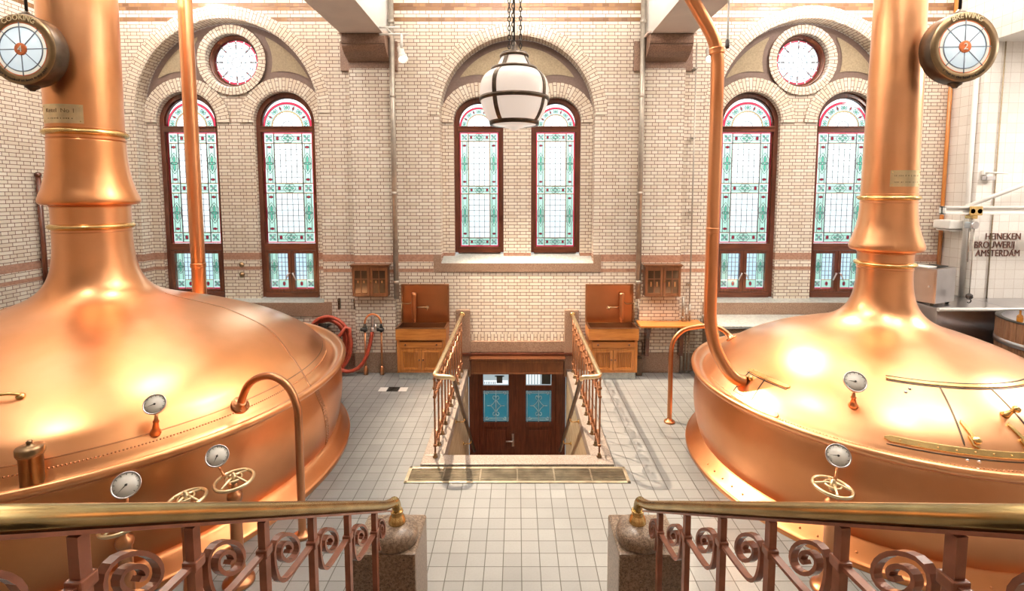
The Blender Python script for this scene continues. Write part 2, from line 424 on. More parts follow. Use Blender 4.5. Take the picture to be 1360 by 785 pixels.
for bi, b in enumerate(BAYS):
    xc, Ro, Ri, zs, off, R, sill = (b[k] for k in ('xc','Ro','Ri','zs','off','R','sill'))
    arch_ring('arch_ring', xc, zs, Ri, Ro, WY-.012, False, wall, TY)
    # jamb reveals of the recess
    mb = MB()
    for s in (-1, 1):
        x = xc+s*Ri
        mb.face([(x,WY,sill),(x,TY,sill),(x,TY,zs),(x,WY,zs)], [(0,sill),(TY-WY,sill),(TY-WY,zs),(0,zs)])
    # brick piers of the recess back and lancet jambs
    edges = [xc-Ri, xc-off-R, xc-off+R, xc+off-R, xc+off+R, xc+Ri]
    for i in (0, 2, 4):
        x0, x1 = edges[i], edges[i+1]
        mb.face([(x0,TY,sill-.1),(x1,TY,sill-.1),(x1,TY,ZSP),(x0,TY,ZSP)], [(x0,sill-.1),(x1,sill-.1),(x1,ZSP),(x0,ZSP)])
    for s in (-1, 1):
        for q in (-1, 1):
            x = xc+s*off+q*R
            mb.face([(x,TY,sill-.1),(x,GY,sill-.1),(x,GY,ZSP),(x,TY,ZSP)], [(0,sill),(.12,sill),(.12,ZSP),(0,ZSP)])
    # spandrel between the two lancet arches
    rr = R+.10; top = math.acos(min(1, off/rr)) if off < rr else math.radians(62)
    pl = arc(xc-off, ZSP, rr, 0, min(top, math.radians(70)), 14); pr = [(2*xc-x, z) for x, z in pl[::-1]]
    mb.poly(pl + (pr if abs(pl[-1][0]-pr[0][0]) > 1e-4 else pr[1:]), (), lambda x, z: (x, TY-.006, z), uvxz)
    mb.build('brick_pier', 'brick', wall, recalc=False)
    # tympanum
    ring_w = .23 if b['round'] else .24
    out = [(xc+Ri, ZSP)] + arc(xc, zs, Ri, 0, PI, 48) + [(xc-Ri, ZSP)]
    out += arc(xc-off, ZSP, R, PI, 0, 20) + arc(xc+off, ZSP, R, PI, 0, 20)
    hl = []
    if b['round']: hl = [arc(xc, 5.21, .43, 0, 2*PI, 40)[:-1]]
    mb = MB(); mb.poly(out, hl, lambda x, z: (x, TY, z))
    mb.build('tympanum', 'brownband', wall, recalc=False)
    mb = MB()
    if b['round']:
        for s in (-1, 1):
            # three-sided sand panel: big arc / round window / lancet arch
            big = arc(xc, zs, Ri-.10, 0, PI, 160); keep = []
            def ok(x, z):
                return math.hypot(x-xc, z-5.21) > .665 and math.hypot(x-(xc+s*off), z-ZSP) > .845
            seg = [p for p in big if (p[0]-xc)*s > .02 and ok(*p) and p[1] > zs+.1]
            if s > 0: seg = seg[::-1]
            seg = seg if s > 0 else seg
            # seg now runs from top to the side
            c1 = (xc, 5.21); c2 = (xc+s*off, ZSP)
            top, side = seg[0], seg[-1]
            # intersection of the two inner circles
            d = math.hypot(c2[0]-c1[0], c2[1]-c1[1]); a = (.665**2-.845**2+d*d)/(2*d); h = math.sqrt(max(0, .665**2-a*a))
            ux, uz = (c2[0]-c1[0])/d, (c2[1]-c1[1])/d
            cand = [(c1[0]+a*ux-h*uz, c1[1]+a*uz+h*ux), (c1[0]+a*ux+h*uz, c1[1]+a*uz-h*ux)]
            X = max(cand, key=lambda p: (p[0]-xc)*s)
            def sub(c, r, p, q, n=14):
                a0 = math.atan2(p[1]-c[1], p[0]-c[0]); a1 = math.atan2(q[1]-c[1], q[0]-c[0])
                while a1-a0 > PI: a1 -= 2*PI
                while a1-a0 < -PI: a1 += 2*PI
                return arc(c[0], c[1], r, a0, a1, n)
            poly = seg + sub(c2, .845, side, X)[1:] + sub(c1, .665, X, top)[1:-1]
            mb.poly(poly, (), lambda x, z: (x, TY-.012, z))
    else:
        big = arc(xc, zs, Ri-.11, 0, PI, 120)
        seg = [p for p in big if min(math.hypot(p[0]-xc-off, p[1]-ZSP), math.hypot(p[0]-xc+off, p[1]-ZSP)) > .79 and p[1] > zs+.3]
        A, Bq = seg[0], seg[-1]
        zt = ZSP+math.sqrt(.79**2-off**2)
        def sub(c, r, p, q, n=14):
            a0 = math.atan2(p[1]-c[1], p[0]-c[0]); a1 = math.atan2(q[1]-c[1], q[0]-c[0])
            return arc(c[0], c[1], r, a0, a1, n)
        poly = seg + sub((xc-off, ZSP), .79, Bq, (xc, zt))[1:] + sub((xc+off, ZSP), .79, (xc, zt), A)[1:-1]
        mb.poly(poly, (), lambda x, z: (x, TY-.012, z))
    mb.build('sand_panel', 'sand', wall, recalc=False)
    for s in (-1, 1):
        arch_ring('lancet_ring', xc+s*off, ZSP, R, R+ring_w, TY-.03, False, wall, GY)
    if b['round']: arch_ring('round_ring', xc, 5.21, .43, .57, TY-.05, True, wall, GY)
    # sill
    mb = MB(); x0, x1 = xc-Ri-.07, xc+Ri+.07
    zb, drop = (1.20, .235) if b['round'] else (1.99, .15)
    mb.face([(x0+.07,GY+.05,zb),(x1-.07,GY+.05,zb),(x1-.07,WY-.012,sill),(x0+.07,WY-.012,sill)])
    sl = mb.build('sill_top', 'marble', wall, recalc=False)
    mb = MB(); mb.box(x0, x1, WY-.014, WY+.02, sill-drop, sill-.001, 0, .004)
    for q in (-1, 1): mb.box(xc+q*(Ri+.002), xc+q*(Ri+.13), WY-.013, WY+.02, sill-drop, sill+(.145 if not b['round'] else .01), 0, .004)
    mb.build('sill_block', 'granite', wall)

# ------------------------------------------------------------------ stained glass windows
def quad(mb, x0, x1, z0, z1, y, mi): mb.face([(x0,y,z0),(x1,y,z0),(x1,y,z1),(x0,y,z1)], None, mi)
def lead_h(mb, x0, x1, z, y, w=.0085): mb.box(x0, x1, y-.008, y-.002, z-w/2, z+w/2, 7)
def lead_v(mb, x, z0, z1, y, w=.0085): mb.box(x-w/2, x+w/2, y-.008, y-.002, z0, z1, 7)
def lead_seg(mb, p, q, y, w=.0085):
    P = Vector((p[0], y-.005, p[1])); Q = Vector((q[0], y-.005, q[1]))
    if (Q-P).length < 1e-5: return
    mb.ribbon([P, Q], (0,1,0), .006, w, 7)
def shape(mb, pts, y, mi, lead=True, w=.007):
    mb.face([(x, y-.001, z) for x, z in pts], None, mi)
    if lead:
        for i in range(len(pts)): lead_seg(mb, pts[i], pts[(i+1) % len(pts)], y, w)
def flower(mb, cx, cz, r, y):
    quad(mb, cx-r*.92, cx+r*.92, cz-r*.92, cz+r*.92, y-.0005, 1)
    for k in range(4):
        a = k*PI/2+PI/4; c, s = math.cos(a), math.sin(a)
        shape(mb, [(cx+c*r*.2, cz+s*r*.2), (cx+c*r*.62-s*r*.25, cz+s*r*.62+c*r*.25), (cx+c*r*1.0, cz+s*r*1.0), (cx+c*r*.62+s*r*.25, cz+s*r*.62-c*r*.25)], y-.001, 2 if k % 2 else 5)
    shape(mb, [(cx+r*.22*math.cos(k*PI/4), cz+r*.22*math.sin(k*PI/4)) for k in range(8)], y-.002, 6)
def lozenge(mb, cx, cz, w, h, y, mi=3): shape(mb, [(cx-w,cz-h*.5),(cx,cz-h),(cx+w,cz-h*.5),(cx+w,cz+h*.5),(cx,cz+h),(cx-w,cz+h*.5)], y-.002, mi)
def strip_v(mb, x0, x1, z0, z1, y, red=True):
    """upright border strip with two red lozenges and a long pointed medallion"""
    quad(mb, x0, x1, z0, z1, y, 1); cx, w = (x0+x1)/2, (x1-x0)/2; h = z1-z0; cz = (z0+z1)/2
    lead_v(mb, x0+w*.45, z0, z1, y); lead_v(mb, x1-w*.45, z0, z1, y)
    md = min(.19, h*.27)
    shape(mb, [(cx-w*.9,cz-md*.45),(cx,cz-md),(cx+w*.9,cz-md*.45),(cx+w*.9,cz+md*.45),(cx,cz+md),(cx-w*.9,cz+md*.45)], y-.003, 0)
    for k in range(4):
        a = k*PI/2; dx, dz = math.cos(a), math.sin(a)
        shape(mb, [(cx+dx*w*.12-dz*w*.22, cz+dz*md*.1+dx*w*.22), (cx+dx*w*.6-dz*w*.28, cz+dz*md*.5+dx*w*.28), (cx+dx*w*.8, cz+dz*md*.75), (cx+dx*w*.6+dz*w*.28, cz+dz*md*.5-dx*w*.28), (cx+dx*w*.12+dz*w*.22, cz+dz*md*.1-dx*w*.22)], y-.005, 2)
    if red:
        for zz in (z0+h*.09, z1-h*.09): lozenge(mb, cx, zz, w*.42, w*.30, y)
def strip_h(mb, x0, x1, z0, z1, y):
    quad(mb, x0, x1, z0, z1, y, 1); cz, w = (z0+z1)/2, (z1-z0)/2; cx = (x0+x1)/2; L = x1-x0
    lead_h(mb, x0, x1, z0+w*.6, y); lead_h(mb, x0, x1, z1-w*.6, y)
    md = L*.24
    shape(mb, [(cx-md,cz),(cx-md*.5,cz-w*.9),(cx+md*.5,cz-w*.9),(cx+md,cz),(cx+md*.5,cz+w*.9),(cx-md*.5,cz+w*.9)], y-.003, 0)
    for k in range(4):
        a = k*PI/2; dx, dz = math.cos(a), math.sin(a)
        shape(mb, [(cx+dx*w*.12-dz*w*.2, cz+dz*w*.12+dx*w*.2), (cx+dx*md*.42-dz*w*.25, cz+dz*w*.5+dx*w*.25), (cx+dx*md*.7, cz+dz*w*.78), (cx+dx*md*.42+dz*w*.25, cz+dz*w*.5-dx*w*.25)], y-.005, 2)
    for s in (-1, 1): lozenge(mb, cx+s*L*.38, cz, w*.3, w*.5, y)
def light_main(x0, x1, z0, z1, y, red_sides, cols=5):
    mb = MB(); W = x1-x0; rb = .018
    # outer red fillet
    for a in ((x0,x0+rb,z0,z1),(x1-rb,x1,z0,z1),(x0+rb,x1-rb,z0,z0+rb),(x0+rb,x1-rb,z1-rb,z1)): quad(mb, *a, y, 3 if red_sides else 6)
    x0 += rb; x1 -= rb; z0 += rb; z1 -= rb
    bw = W*.185; am = .012; zm = (z0+z1)/2
    bands = [z0, zm-bw/2, z1-bw]                       # bottoms of the three cross bands
    for zb in bands:
        strip_h(mb, x0+bw+am, x1-bw-am, zb, zb+bw, y)
        for cx in (x0+bw/2, x1-bw/2):
            quad(mb, cx-bw/2, cx+bw/2, zb, zb+bw, y, 0); flower(mb, cx, zb+bw/2, bw*.47, y)
        for zz in (zb-am/2, zb+bw+am/2):
            if z0 < zz < z1: quad(mb, x0, x1, zz-am/2, zz+am/2, y-.002, 4); lead_h(mb, x0, x1, zz-am/2, y); lead_h(mb, x0, x1, zz+am/2, y)
    for x in (x0+bw+am/2, x1-bw-am/2):
        quad(mb, x-am/2, x+am/2, z0, z1, y-.002, 4); lead_v(mb, x-am/2, z0, z1, y); lead_v(mb, x+am/2, z0, z1, y)
    for za, zb in ((bands[0]+bw+am, bands[1]-am), (bands[1]+bw+am, bands[2]-am)):
        strip_v(mb, x0, x0+bw, za, zb, y); strip_v(mb, x1-bw, x1, za, zb, y)
        xa, xb = x0+bw+am, x1-bw-am
        quad(mb, xa, xb, za, zb, y, 0)
        for i in range(1, cols): lead_v(mb, xa+(xb-xa)*i/cols, za, zb, y)
        nr = max(3, int(round((zb-za)/((xb-xa)/cols))))
        for i in range(1, nr): lead_h(mb, xa, xb, za+(zb-za)*i/nr, y)
    return mb
def light_top(cx, cz, r, y):
    """half-round upper light"""
    mb = MB(); n = 28
    def ringq(r0, r1, mi, yy=0):
        A = arc(cx, cz, r0, 0, PI, n); B = arc(cx, cz, r1, 0, PI, n)
        for i in range(n): mb.face([(A[i][0],y+yy,A[i][1]),(B[i][0],y+yy,B[i][1]),(B[i+1][0],y+yy,B[i+1][1]),(A[i+1][0],y+yy,A[i+1][1])], None, mi)
    ringq(0, r*.22, 0); ringq(r*.22, r*.60, 0); ringq(r*.60, r*.64, 4); ringq(r*.64, r*.90, 1); ringq(r*.90, r, 3)
    for q in (.22, .60, .64, .90):
        A = arc(cx, cz, r*q, 0, PI, n)
        for i in range(n): lead_seg(mb, A[i], A[i+1], y, .008)
    for k in range(1, 12):
        a = PI*k/12; c, s = math.cos(a), math.sin(a)
        lead_seg(mb, (cx+c*r*.22, cz+s*r*.22), (cx+c*r*.60, cz+s*r*.60), y, .006)
    for k in range(9):
        a = PI*(k+.5)/9; c, s = math.cos(a), math.sin(a); q = r*.77; e = r*.085
        if k % 2: shape(mb, [(cx+c*(q-e*1.2), cz+s*(q-e*1.2)), (cx+c*q-s*e*.5, cz+s*q+c*e*.5), (cx+c*(q+e*1.2), cz+s*(q+e*1.2)), (cx+c*q+s*e*.5, cz+s*q-c*e*.5)], y-.002, 3)
        else:
            for d in (-1, 0, 1):
                a2 = a+d*.11; c2, s2 = math.cos(a2), math.sin(a2)
                shape(mb, [(cx+c2*(q-e), cz+s2*(q-e)), (cx+c2*q-s2*e*.45, cz+s2*q+c2*e*.45), (cx+c2*(q+e), cz+s2*(q+e)), (cx+c2*q+s2*e*.45, cz+s2*q-c2*e*.45)], y-.002, 5 if d else 2)
    return mb
def frame_bar(mb, x0, x1, z0, z1, y0=GY-.05, y1=GY+.03): mb.box(x0, x1, y0, y1, z0, z1, 0, .008)

wn = 0
DESC = {(0,-1): 'left arched window of the left bay, partly behind the thin copper pipe', (0,1): 'arched window of the left bay next to the left brick pier and hose',
        (1,-1): 'left arched window of the middle bay behind the globe lamp', (1,1): 'right arched window of the middle bay behind the globe lamp',
        (2,-1): 'arched window of the right bay beside the bent copper pipe', (2,1): 'arched window of the right bay partly behind the right kettle chimney'}
for bi, b in enumerate(BAYS):
    for s in (-1, 1):
        wn += 1
        cx, R = b['xc']+s*b['off'], b['R']; zb = 1.20 if b['round'] else 1.985
        T = thing('window_%d' % wn, 'stained glass ' + DESC[(bi,s)], 'window', (cx, GY, zb), kind='structure')
        # outer frame
        fr = .072; mb = MB()
        o1 = [(cx+R+.005, zb)] + arc(cx, ZSP, R+.005, 0, PI, 28) + [(cx-R-.005, zb)]
        i1 = [(cx+R-fr, zb)] + arc(cx, ZSP, R-fr, 0, PI, 28) + [(cx-R+fr, zb)]
        i2 = [(cx+R-fr-.018, zb)] + arc(cx, ZSP, R-fr-.018, 0, PI, 28) + [(cx-R+fr+.018, zb)]
        rows = [[(x, GY+.03, z) for x, z in o1], [(x, GY-.05, z) for x, z in o1], [(x, GY-.05, z) for x, z in i1], [(x, GY-.02, z) for x, z in i1], [(x, GY-.02, z) for x, z in i2], [(x, GY+.03, z) for x, z in i2]]
        mb.grid(rows, None, 0, False)
        mb.build('window_frame', 'mahogany', T, recalc=False)
        mb = MB(); xi0, xi1 = cx-R+fr, cx+R-fr
        frame_bar(mb, xi0-.01, xi1+.01, ZSP-.15, ZSP-.055, GY-.065)
        mb.box(xi0-.01, xi1+.01, GY-.08, GY-.05, ZSP-.075, ZSP-.05, 0, .005)
        mb.build('transom', 'mahogany_x', T)
        light_top(cx, ZSP-.055, R-fr-.015, GY).build('upper_glass', GL, T, recalc=False)
        mb = MB()
        if b['round']:
            frame_bar(mb, xi0-.01, xi1+.01, 2.02, 2.14, GY-.06); frame_bar(mb, xi0-.02, xi1+.02, zb-.01, zb+.085, GY-.06)
            mb.build('cross_rail', 'mahogany_x', T)
            light_main(xi0+.018, xi1-.018, 2.145, ZSP-.152, GY, True).build('main_glass', GL, T, recalc=False)
            for q in (-1, 1):
                # opening casement: frame and leaded pane
                xa, xb = (xi0, cx-.004) if q < 0 else (cx+.004, xi1)
                za, zc = zb+.088, 2.017
                mb = MB(); y0, y1 = GY-.055, GY+.02
                frame_bar(mb, xa, xa+.055, za, zc, y0, y1); frame_bar(mb, xb-.055, xb, za, zc, y0, y1)
                frame_bar(mb, xa+.05, xb-.05, za, za+.055, y0, y1); frame_bar(mb, xa+.05, xb-.05, zc-.055, zc, y0, y1)
                cs = mb.build('casement', 'mahogany', T)
                mb = MB(); ga, gb, gz0, gz1 = xa+.055, xb-.055, za+.055, zc-.055
                quad(mb, ga, gb, gz0, gz0+.016, GY, 3)
                bw = (gb-ga)*.42; zc2 = gz0+.016+bw
                bx0, bx1 = (ga, ga+bw) if q < 0 else (gb-bw, gb)
                gx0, gx1 = (ga+bw, gb) if q < 0 else (ga, gb-bw)
                quad(mb, bx0, bx1, gz0+.016, zc2, GY, 0); flower(mb, (bx0+bx1)/2, gz0+.016+bw/2, bw*.45, GY)
                quad(mb, gx0, gx1, gz0+.016, zc2, GY, 1); lozenge(mb, (gx0+gx1)/2, gz0+.016+bw/2, .022, .04, GY)
                strip_v(mb, bx0, bx1, zc2, gz1, GY, False)
                quad(mb, gx0, gx1, zc2, gz1, GY, 5)
                quad(mb, gx0, gx1, zc2-.006, zc2+.006, GY-.002, 4)
                for i in range(1, 3): lead_v(mb, gx0+(gx1-gx0)*i/3, zc2, gz1, GY)
                for i in range(1, 6): lead_h(mb, gx0, gx1, zc2+(gz1-zc2)*i/6, GY)
                lead_v(mb, bx1 if q < 0 else bx0, gz0, gz1, GY, .008)
                mb.build('casement_glass', GL, cs, recalc=False)
                mb = MB(); hx = cx + q*.03
                mb.tube([(hx, GY-.055, 1.62), (hx, GY-.085, 1.62), (hx+q*.015, GY-.09, 1.60), (hx+q*.06, GY-.09, 1.50)], .011, 8)
                tag(mb.build('handle', 'steel', cs), 'steel lever handle')
        else:
            frame_bar(mb, xi0-.02, xi1+.02, zb-.01, zb+.10, GY-.06)
            mb.build('cross_rail', 'mahogany_x', T)
            light_main(xi0+.018, xi1-.018, zb+.10, ZSP-.152, GY, True, 4).build('main_glass', GL, T, recalc=False)
for bi, nm in ((0, 'left'), (2, 'right')):
    wn += 1
    xc = BAYS[bi]['xc']; cz = 5.21
    T = thing('window_%d' % wn, 'round stained glass window above the %s pair of arched windows' % nm, 'window', (xc, GY, cz-.43), kind='structure')
    mb = MB(); n = 56
    prof = [(.432, GY+.03), (.432, GY-.06), (.415, GY-.07), (.395, GY-.06), (.385, GY-.04), (.37, GY-.035), (.366, GY+.03)]
    rows = [[(xc+r*math.cos(2*PI*j/n), y, cz+r*math.sin(2*PI*j/n)) for j in range(n)] for r, y in prof]
    mb.grid(rows, None, 0, True, True)
    mb.build('round_frame', 'mahogany', T)
    mb = MB(); y = GY; r = .368
    def ringf(r0, r1, mi, a0=0, a1=2*PI, k=48, yy=0):
        A = arc(xc, cz, r0, a0, a1, k); B = arc(xc, cz, r1, a0, a1, k)
        for i in range(k): mb.face([(A[i][0],y+yy,A[i][1]),(B[i][0],y+yy,B[i][1]),(B[i+1][0],y+yy,B[i+1][1]),(A[i+1][0],y+yy,A[i+1][1])], None, mi)
    ringf(0, r*.92, 0)
    for k in range(16): ringf(r*.92, r, 3, 2*PI*(k+.06)/16, 2*PI*(k+.94)/16, 4); ringf(r*.92, r, 0, 2*PI*(k-.06)/16, 2*PI*(k+.06)/16, 1)
    for q in (.22, .42, .66, .78, .92):
        A = arc(xc, cz, r*q, 0, 2*PI, 40)
        for i in range(40): lead_seg(mb, A[i], A[i+1], y, .009 if q in (.22,.92) else .006)
    ringf(r*.36, r*.42, 5, 0, 2*PI, 40, -.001)
    for k in range(8):
        a = 2*PI*k/8; c, s = math.cos(a), math.sin(a)
        lead_seg(mb, (xc+c*r*.22, cz+s*r*.22), (xc+c*r*.92, cz+s*r*.92), y, .006)
        q = r*.70; shape(mb, [(xc+c*(q-.05), cz+s*(q-.05)), (xc+c*q-s*.012, cz+s*q+c*.012), (xc+c*(q+.05), cz+s*(q+.05)), (xc+c*q+s*.012, cz+s*q-c*.012)], y-.003, 3)
        q = r*.86; shape(mb, [(xc+c*(q-.015), cz+s*(q-.015)), (xc+c*q-s*.016, cz+s*q+c*.016), (xc+c*(q+.02), cz+s*(q+.02)), (xc+c*q+s*.016, cz+s*q-c*.016)], y-.003, 4)
        a += PI/8; c, s = math.cos(a), math.sin(a)
        for q in (.70, .82): shape(mb, [(xc+c*(r*q-.016), cz+s*(r*q-.016)), (xc+c*r*q-s*.02, cz+s*r*q+c*.02), (xc+c*(r*q+.016), cz+s*(r*q+.016)), (xc+c*r*q+s*.02, cz+s*r*q-c*.02)], y-.002, 5)
    lead_h(mb, xc-r*.92, xc+r*.92, cz, y, .012)
    mb.build('round_glass', GL, T, recalc=False)

# ------------------------------------------------------------------ other walls, ceiling, beams
m = MB()
m.face([(XL,-2.5,0),(XL,WY,0),(XL,WY,CEIL),(XL,-2.5,CEIL)], [(-2.5,0),(WY,0),(WY,CEIL),(-2.5,CEIL)])
tag(m.build('wall_left', 'brick', recalc=False), 'cream glazed brick side wall behind the left kettle', 'wall', kind='structure')
AY, AZ = 7.66, 5.27                       # alcove wall and soffit
m = MB()
m.face([(XR,AY,0),(XR,WY,0),(XR,WY,CEIL),(XR,AY,CEIL)]); m.face([(XR,-2.5,AZ),(XR,AY,AZ),(XR,AY,CEIL),(XR,-2.5,CEIL)])
tag(m.build('wall_right', 'wtile_yz', recalc=False), 'white square tiled side wall beside the right end of the brick wall', 'wall', kind='structure')
m = MB(); m.face([(XR,AY,0),(10.2,AY,0),(10.2,AY,AZ),(XR,AY,AZ)])
tag(m.build('wall_alcove', 'wtile_xz', recalc=False), 'white square tiled wall carrying the dark lettering', 'wall', kind='structure')
m = MB(); m.face([(10.2,-2.5,0),(10.2,AY,0),(10.2,AY,AZ),(10.2,-2.5,AZ)])
tag(m.build('wall_far_right', 'wtile_yz', recalc=False), 'white tiled end wall beyond the right edge', 'wall', kind='structure')
m = MB(); m.face([(XR,-2.5,AZ),(10.2,-2.5,AZ),(10.2,AY,AZ),(XR,AY,AZ)])
tag(m.build('ceiling_alcove', 'plaster', recalc=False), 'white plaster soffit above the lettered tile wall', 'ceiling', kind='structure')
m = MB(); m.face([(XL-.3,-2.5,CEIL),(10.2,-2.5,CEIL),(10.2,9,CEIL),(XL-.3,9,CEIL)])
tag(m.build('ceiling', 'plaster', recalc=False), 'white plaster ceiling over the hall', 'ceiling', kind='structure')
m = MB(); m.face([(XL,-2.5,0),(10.2,-2.5,0),(10.2,-2.5,CEIL),(XL,-2.5,CEIL)], [(XL,0),(10.2,0),(10.2,CEIL),(XL,CEIL)])
tag(m.build('wall_front', 'brick', recalc=False), 'cream glazed brick wall behind the viewpoint', 'wall', kind='structure')
for s, nm in ((-1,'left'), (1,'right')):
    m = MB(); xa, xb = sorted((s*2.05, s*2.70))
    m.face([(xa,-2.5,5.44),(xb,-2.5,5.44),(xb,WY,5.44),(xa,WY,5.44)], None, 0)
    for x in (xa, xb): m.face([(x,-2.5,5.44),(x,WY,5.44),(x,WY,CEIL),(x,-2.5,CEIL)], None, 1)
    tag(m.build('ceiling_beam', ['pinkplaster','plaster'], recalc=False), 'pale plastered ceiling beam on the %s stone corbel' % nm, 'beam', kind='structure')
    # pilaster
    P = thing('trim_%d' % (1 if s < 0 else 2), 'cream brick pilaster with stone corbel %s of the middle window bay' % nm, 'pilaster', (s*2.365, PY, 0), kind='structure')
    xa, xb = s*2.365-.335, s*2.365+.335
    m = MB()
    m.face([(xa,PY,.345),(xb,PY,.345),(xb,PY,5.09),(xa,PY,5.09)], [(xa,.345),(xb,.345),(xb,5.09),(xa,5.09)])
    for x in (xa, xb): m.face([(x,PY,.345),(x,WY,.345),(x,WY,5.09),(x,PY,5.09)], [(0,.345),(.1,.345),(.1,5.09),(0,5.09)])
    m.build('shaft', 'brick', P, recalc=False)
    m = MB(); m.box(xa-.02, xb+.02, PY-.02, WY, 0, .345, 0, .008); m.build('plinth', 'granite', P)
    # corbel: ogee block projecting towards the room on a flat back plate
    m = MB(); m.box(xa-.15, xb+.1 if s < 0 else xb+.12, PY+.04, WY, 4.97, 5.44, 0, .006)
    m.box(xa, xb, PY-.005, PY+.05, 5.0, 5.10, 0, .004)
    prof = [(PY+.05,5.10),(PY-.01,5.10),(PY-.05,5.11),(PY-.14,5.14),(PY-.24,5.20),(PY-.30,5.255),(PY-.31,5.27),(PY-.31,5.29),(PY-.335,5.30),(PY-.34,5.33),(PY-.34,5.44),(PY+.05,5.44)]
    m.prism(prof, lambda y, z: (xa, y, z), lambda y, z: (xb, y, z))
    m.build('corbel', 'granite_dark', P)
    m = MB(); m.box(xa-.04, xb+.04, PY-.36, WY-.15, 5.44, 5.47, 0, .005); m.build('bearing_slab', 'pinkplaster', P)

# stairwell: walls, stair, granite kerb, lintel, posts
ZB = -1.95
for s, nm in ((-1,'left'), (1,'right')):
    m = MB(); x = s*OPX
    m.face([(x,OPY0,ZB),(x,OPY1,ZB),(x,OPY1,-.1),(x,OPY0,-.1)])
    tag(m.build('wall_stair_%s' % nm, 'stairtile', recalc=False), 'yellowish tiled side wall of the sunken stair on the %s' % nm, 'wall', kind='structure')
m = MB()
for s in (-1, 1):
    m.box(s*OPX, s*(OPX+.24), OPY0-.02, WY-.02, -.12, .035, 0, .012)
m.box(-OPX-.24, OPX+.24, OPY0-.20, OPY0, -.12, .03, 0, .01)
tag(m.build('trim_3', 'granite_pale'), 'pale red granite kerb framing the stair opening', 'kerb', kind='structure')
m = MB(); ns = 11
for i in range(ns):
    z1 = -.178*(i+1)+0.0; y0 = OPY0+.22*i
    m.box(-OPX+.002, OPX-.002, y0+.002, y0+.24, z1-.3, z1, 0, .01)
m.box(-OPX+.002, OPX-.002, OPY0+.22*ns, OPY1+.1, ZB-.25, ZB-.005, 0)
tag(m.build('stairs', 'granite'), 'granite flight of steps going down to the double door', 'stairs', kind='structure')
m = MB(); m.box(-.80, .80, WY-.04, WY+.12, .325, .515, 0, .008)
tag(m.build('trim_4', 'granite'), 'granite lintel over the sunken double door', 'lintel', kind='structure')
for s, nm in ((-1,'left'), (1,'right')):
    m = MB(); m.box(s*.795, s*1.035, WY-.05, WY+.02, -.1, 1.05, 0, .01)
    tag(m.build('trim_%d' % (5 if s < 0 else 6), 'granite'), 'flat granite post on the brick wall ending the %s stair railing' % nm, 'post', kind='structure')
# soldier course above the lintel
m = MB()
m.face([(-.795,WY-.004,.515),(.795,WY-.004,.515),(.795,WY-.004,.63),(-.795,WY-.004,.63)], [(0,-.795),(0,.795),(.10,.795),(.10,-.795)])
m.build('soldier_course', 'brick_plain', wall, recalc=False)
# granite skirting along the back wall
for k, (xa, xb) in enumerate(((-7.2,-2.75),(-2.0,-1.05),(1.05,2.0),(2.75,7.0))):
    m = MB(); m.box(xa, xb, WY-.025, WY+.01, 0, .30, 0, .006)
    tag(m.build('baseboard_%s' % ('left','centre_left','centre_right','right')[k], 'granite'), 'granite skirting band at the foot of the brick wall, %s stretch' % ('far left','left of stair','right of stair','far right')[k], 'skirting', kind='structure')

# double door at the foot of the stair
DY = 8.32
D = thing('trim_7', 'dark mahogany frame around the sunken double door', 'door frame', (0, DY, ZB), kind='structure')
m = MB()
for s in (-1, 1): m.box(s*.66, s*.83, DY-.05, DY+.08, ZB, .33, 0, .01)
m.box(-.70, .70, DY-.05, DY+.08, -.035, .33, 0, .01)
m.build('door_frame', 'mahogany', D)
PB = thing('shutter_box', 'long brown wooden box with moulded top above the double door', 'box', (0, WY-.1, .02))
m = MB(); m.box(-.77, .77, WY-.19, WY-.045, .0, .24, 0, .01); m.build('body', 'brownwood', PB)
m = MB(); m.box(-.80, .80, WY-.21, WY-.045, .24, .275, 0, .008); m.box(-.765, .765, WY-.20, WY-.19, .19, .235, 0, .004); m.build('top_moulding', 'brownwood', PB)
m = MB(); m.box(-.76, .76, WY-.2, WY-.188, .0, .025, 0, .003); m.build('bottom_bead', 'brownwood', PB)
m = MB(); m.box(-.95, .95, WY-.09, WY-.05, .275, .325, 0, .006)
tag(m.build('wooden_rail', 'mahogany_x'), 'thin dark wooden rail across the wall just above the shutter box', 'rail')
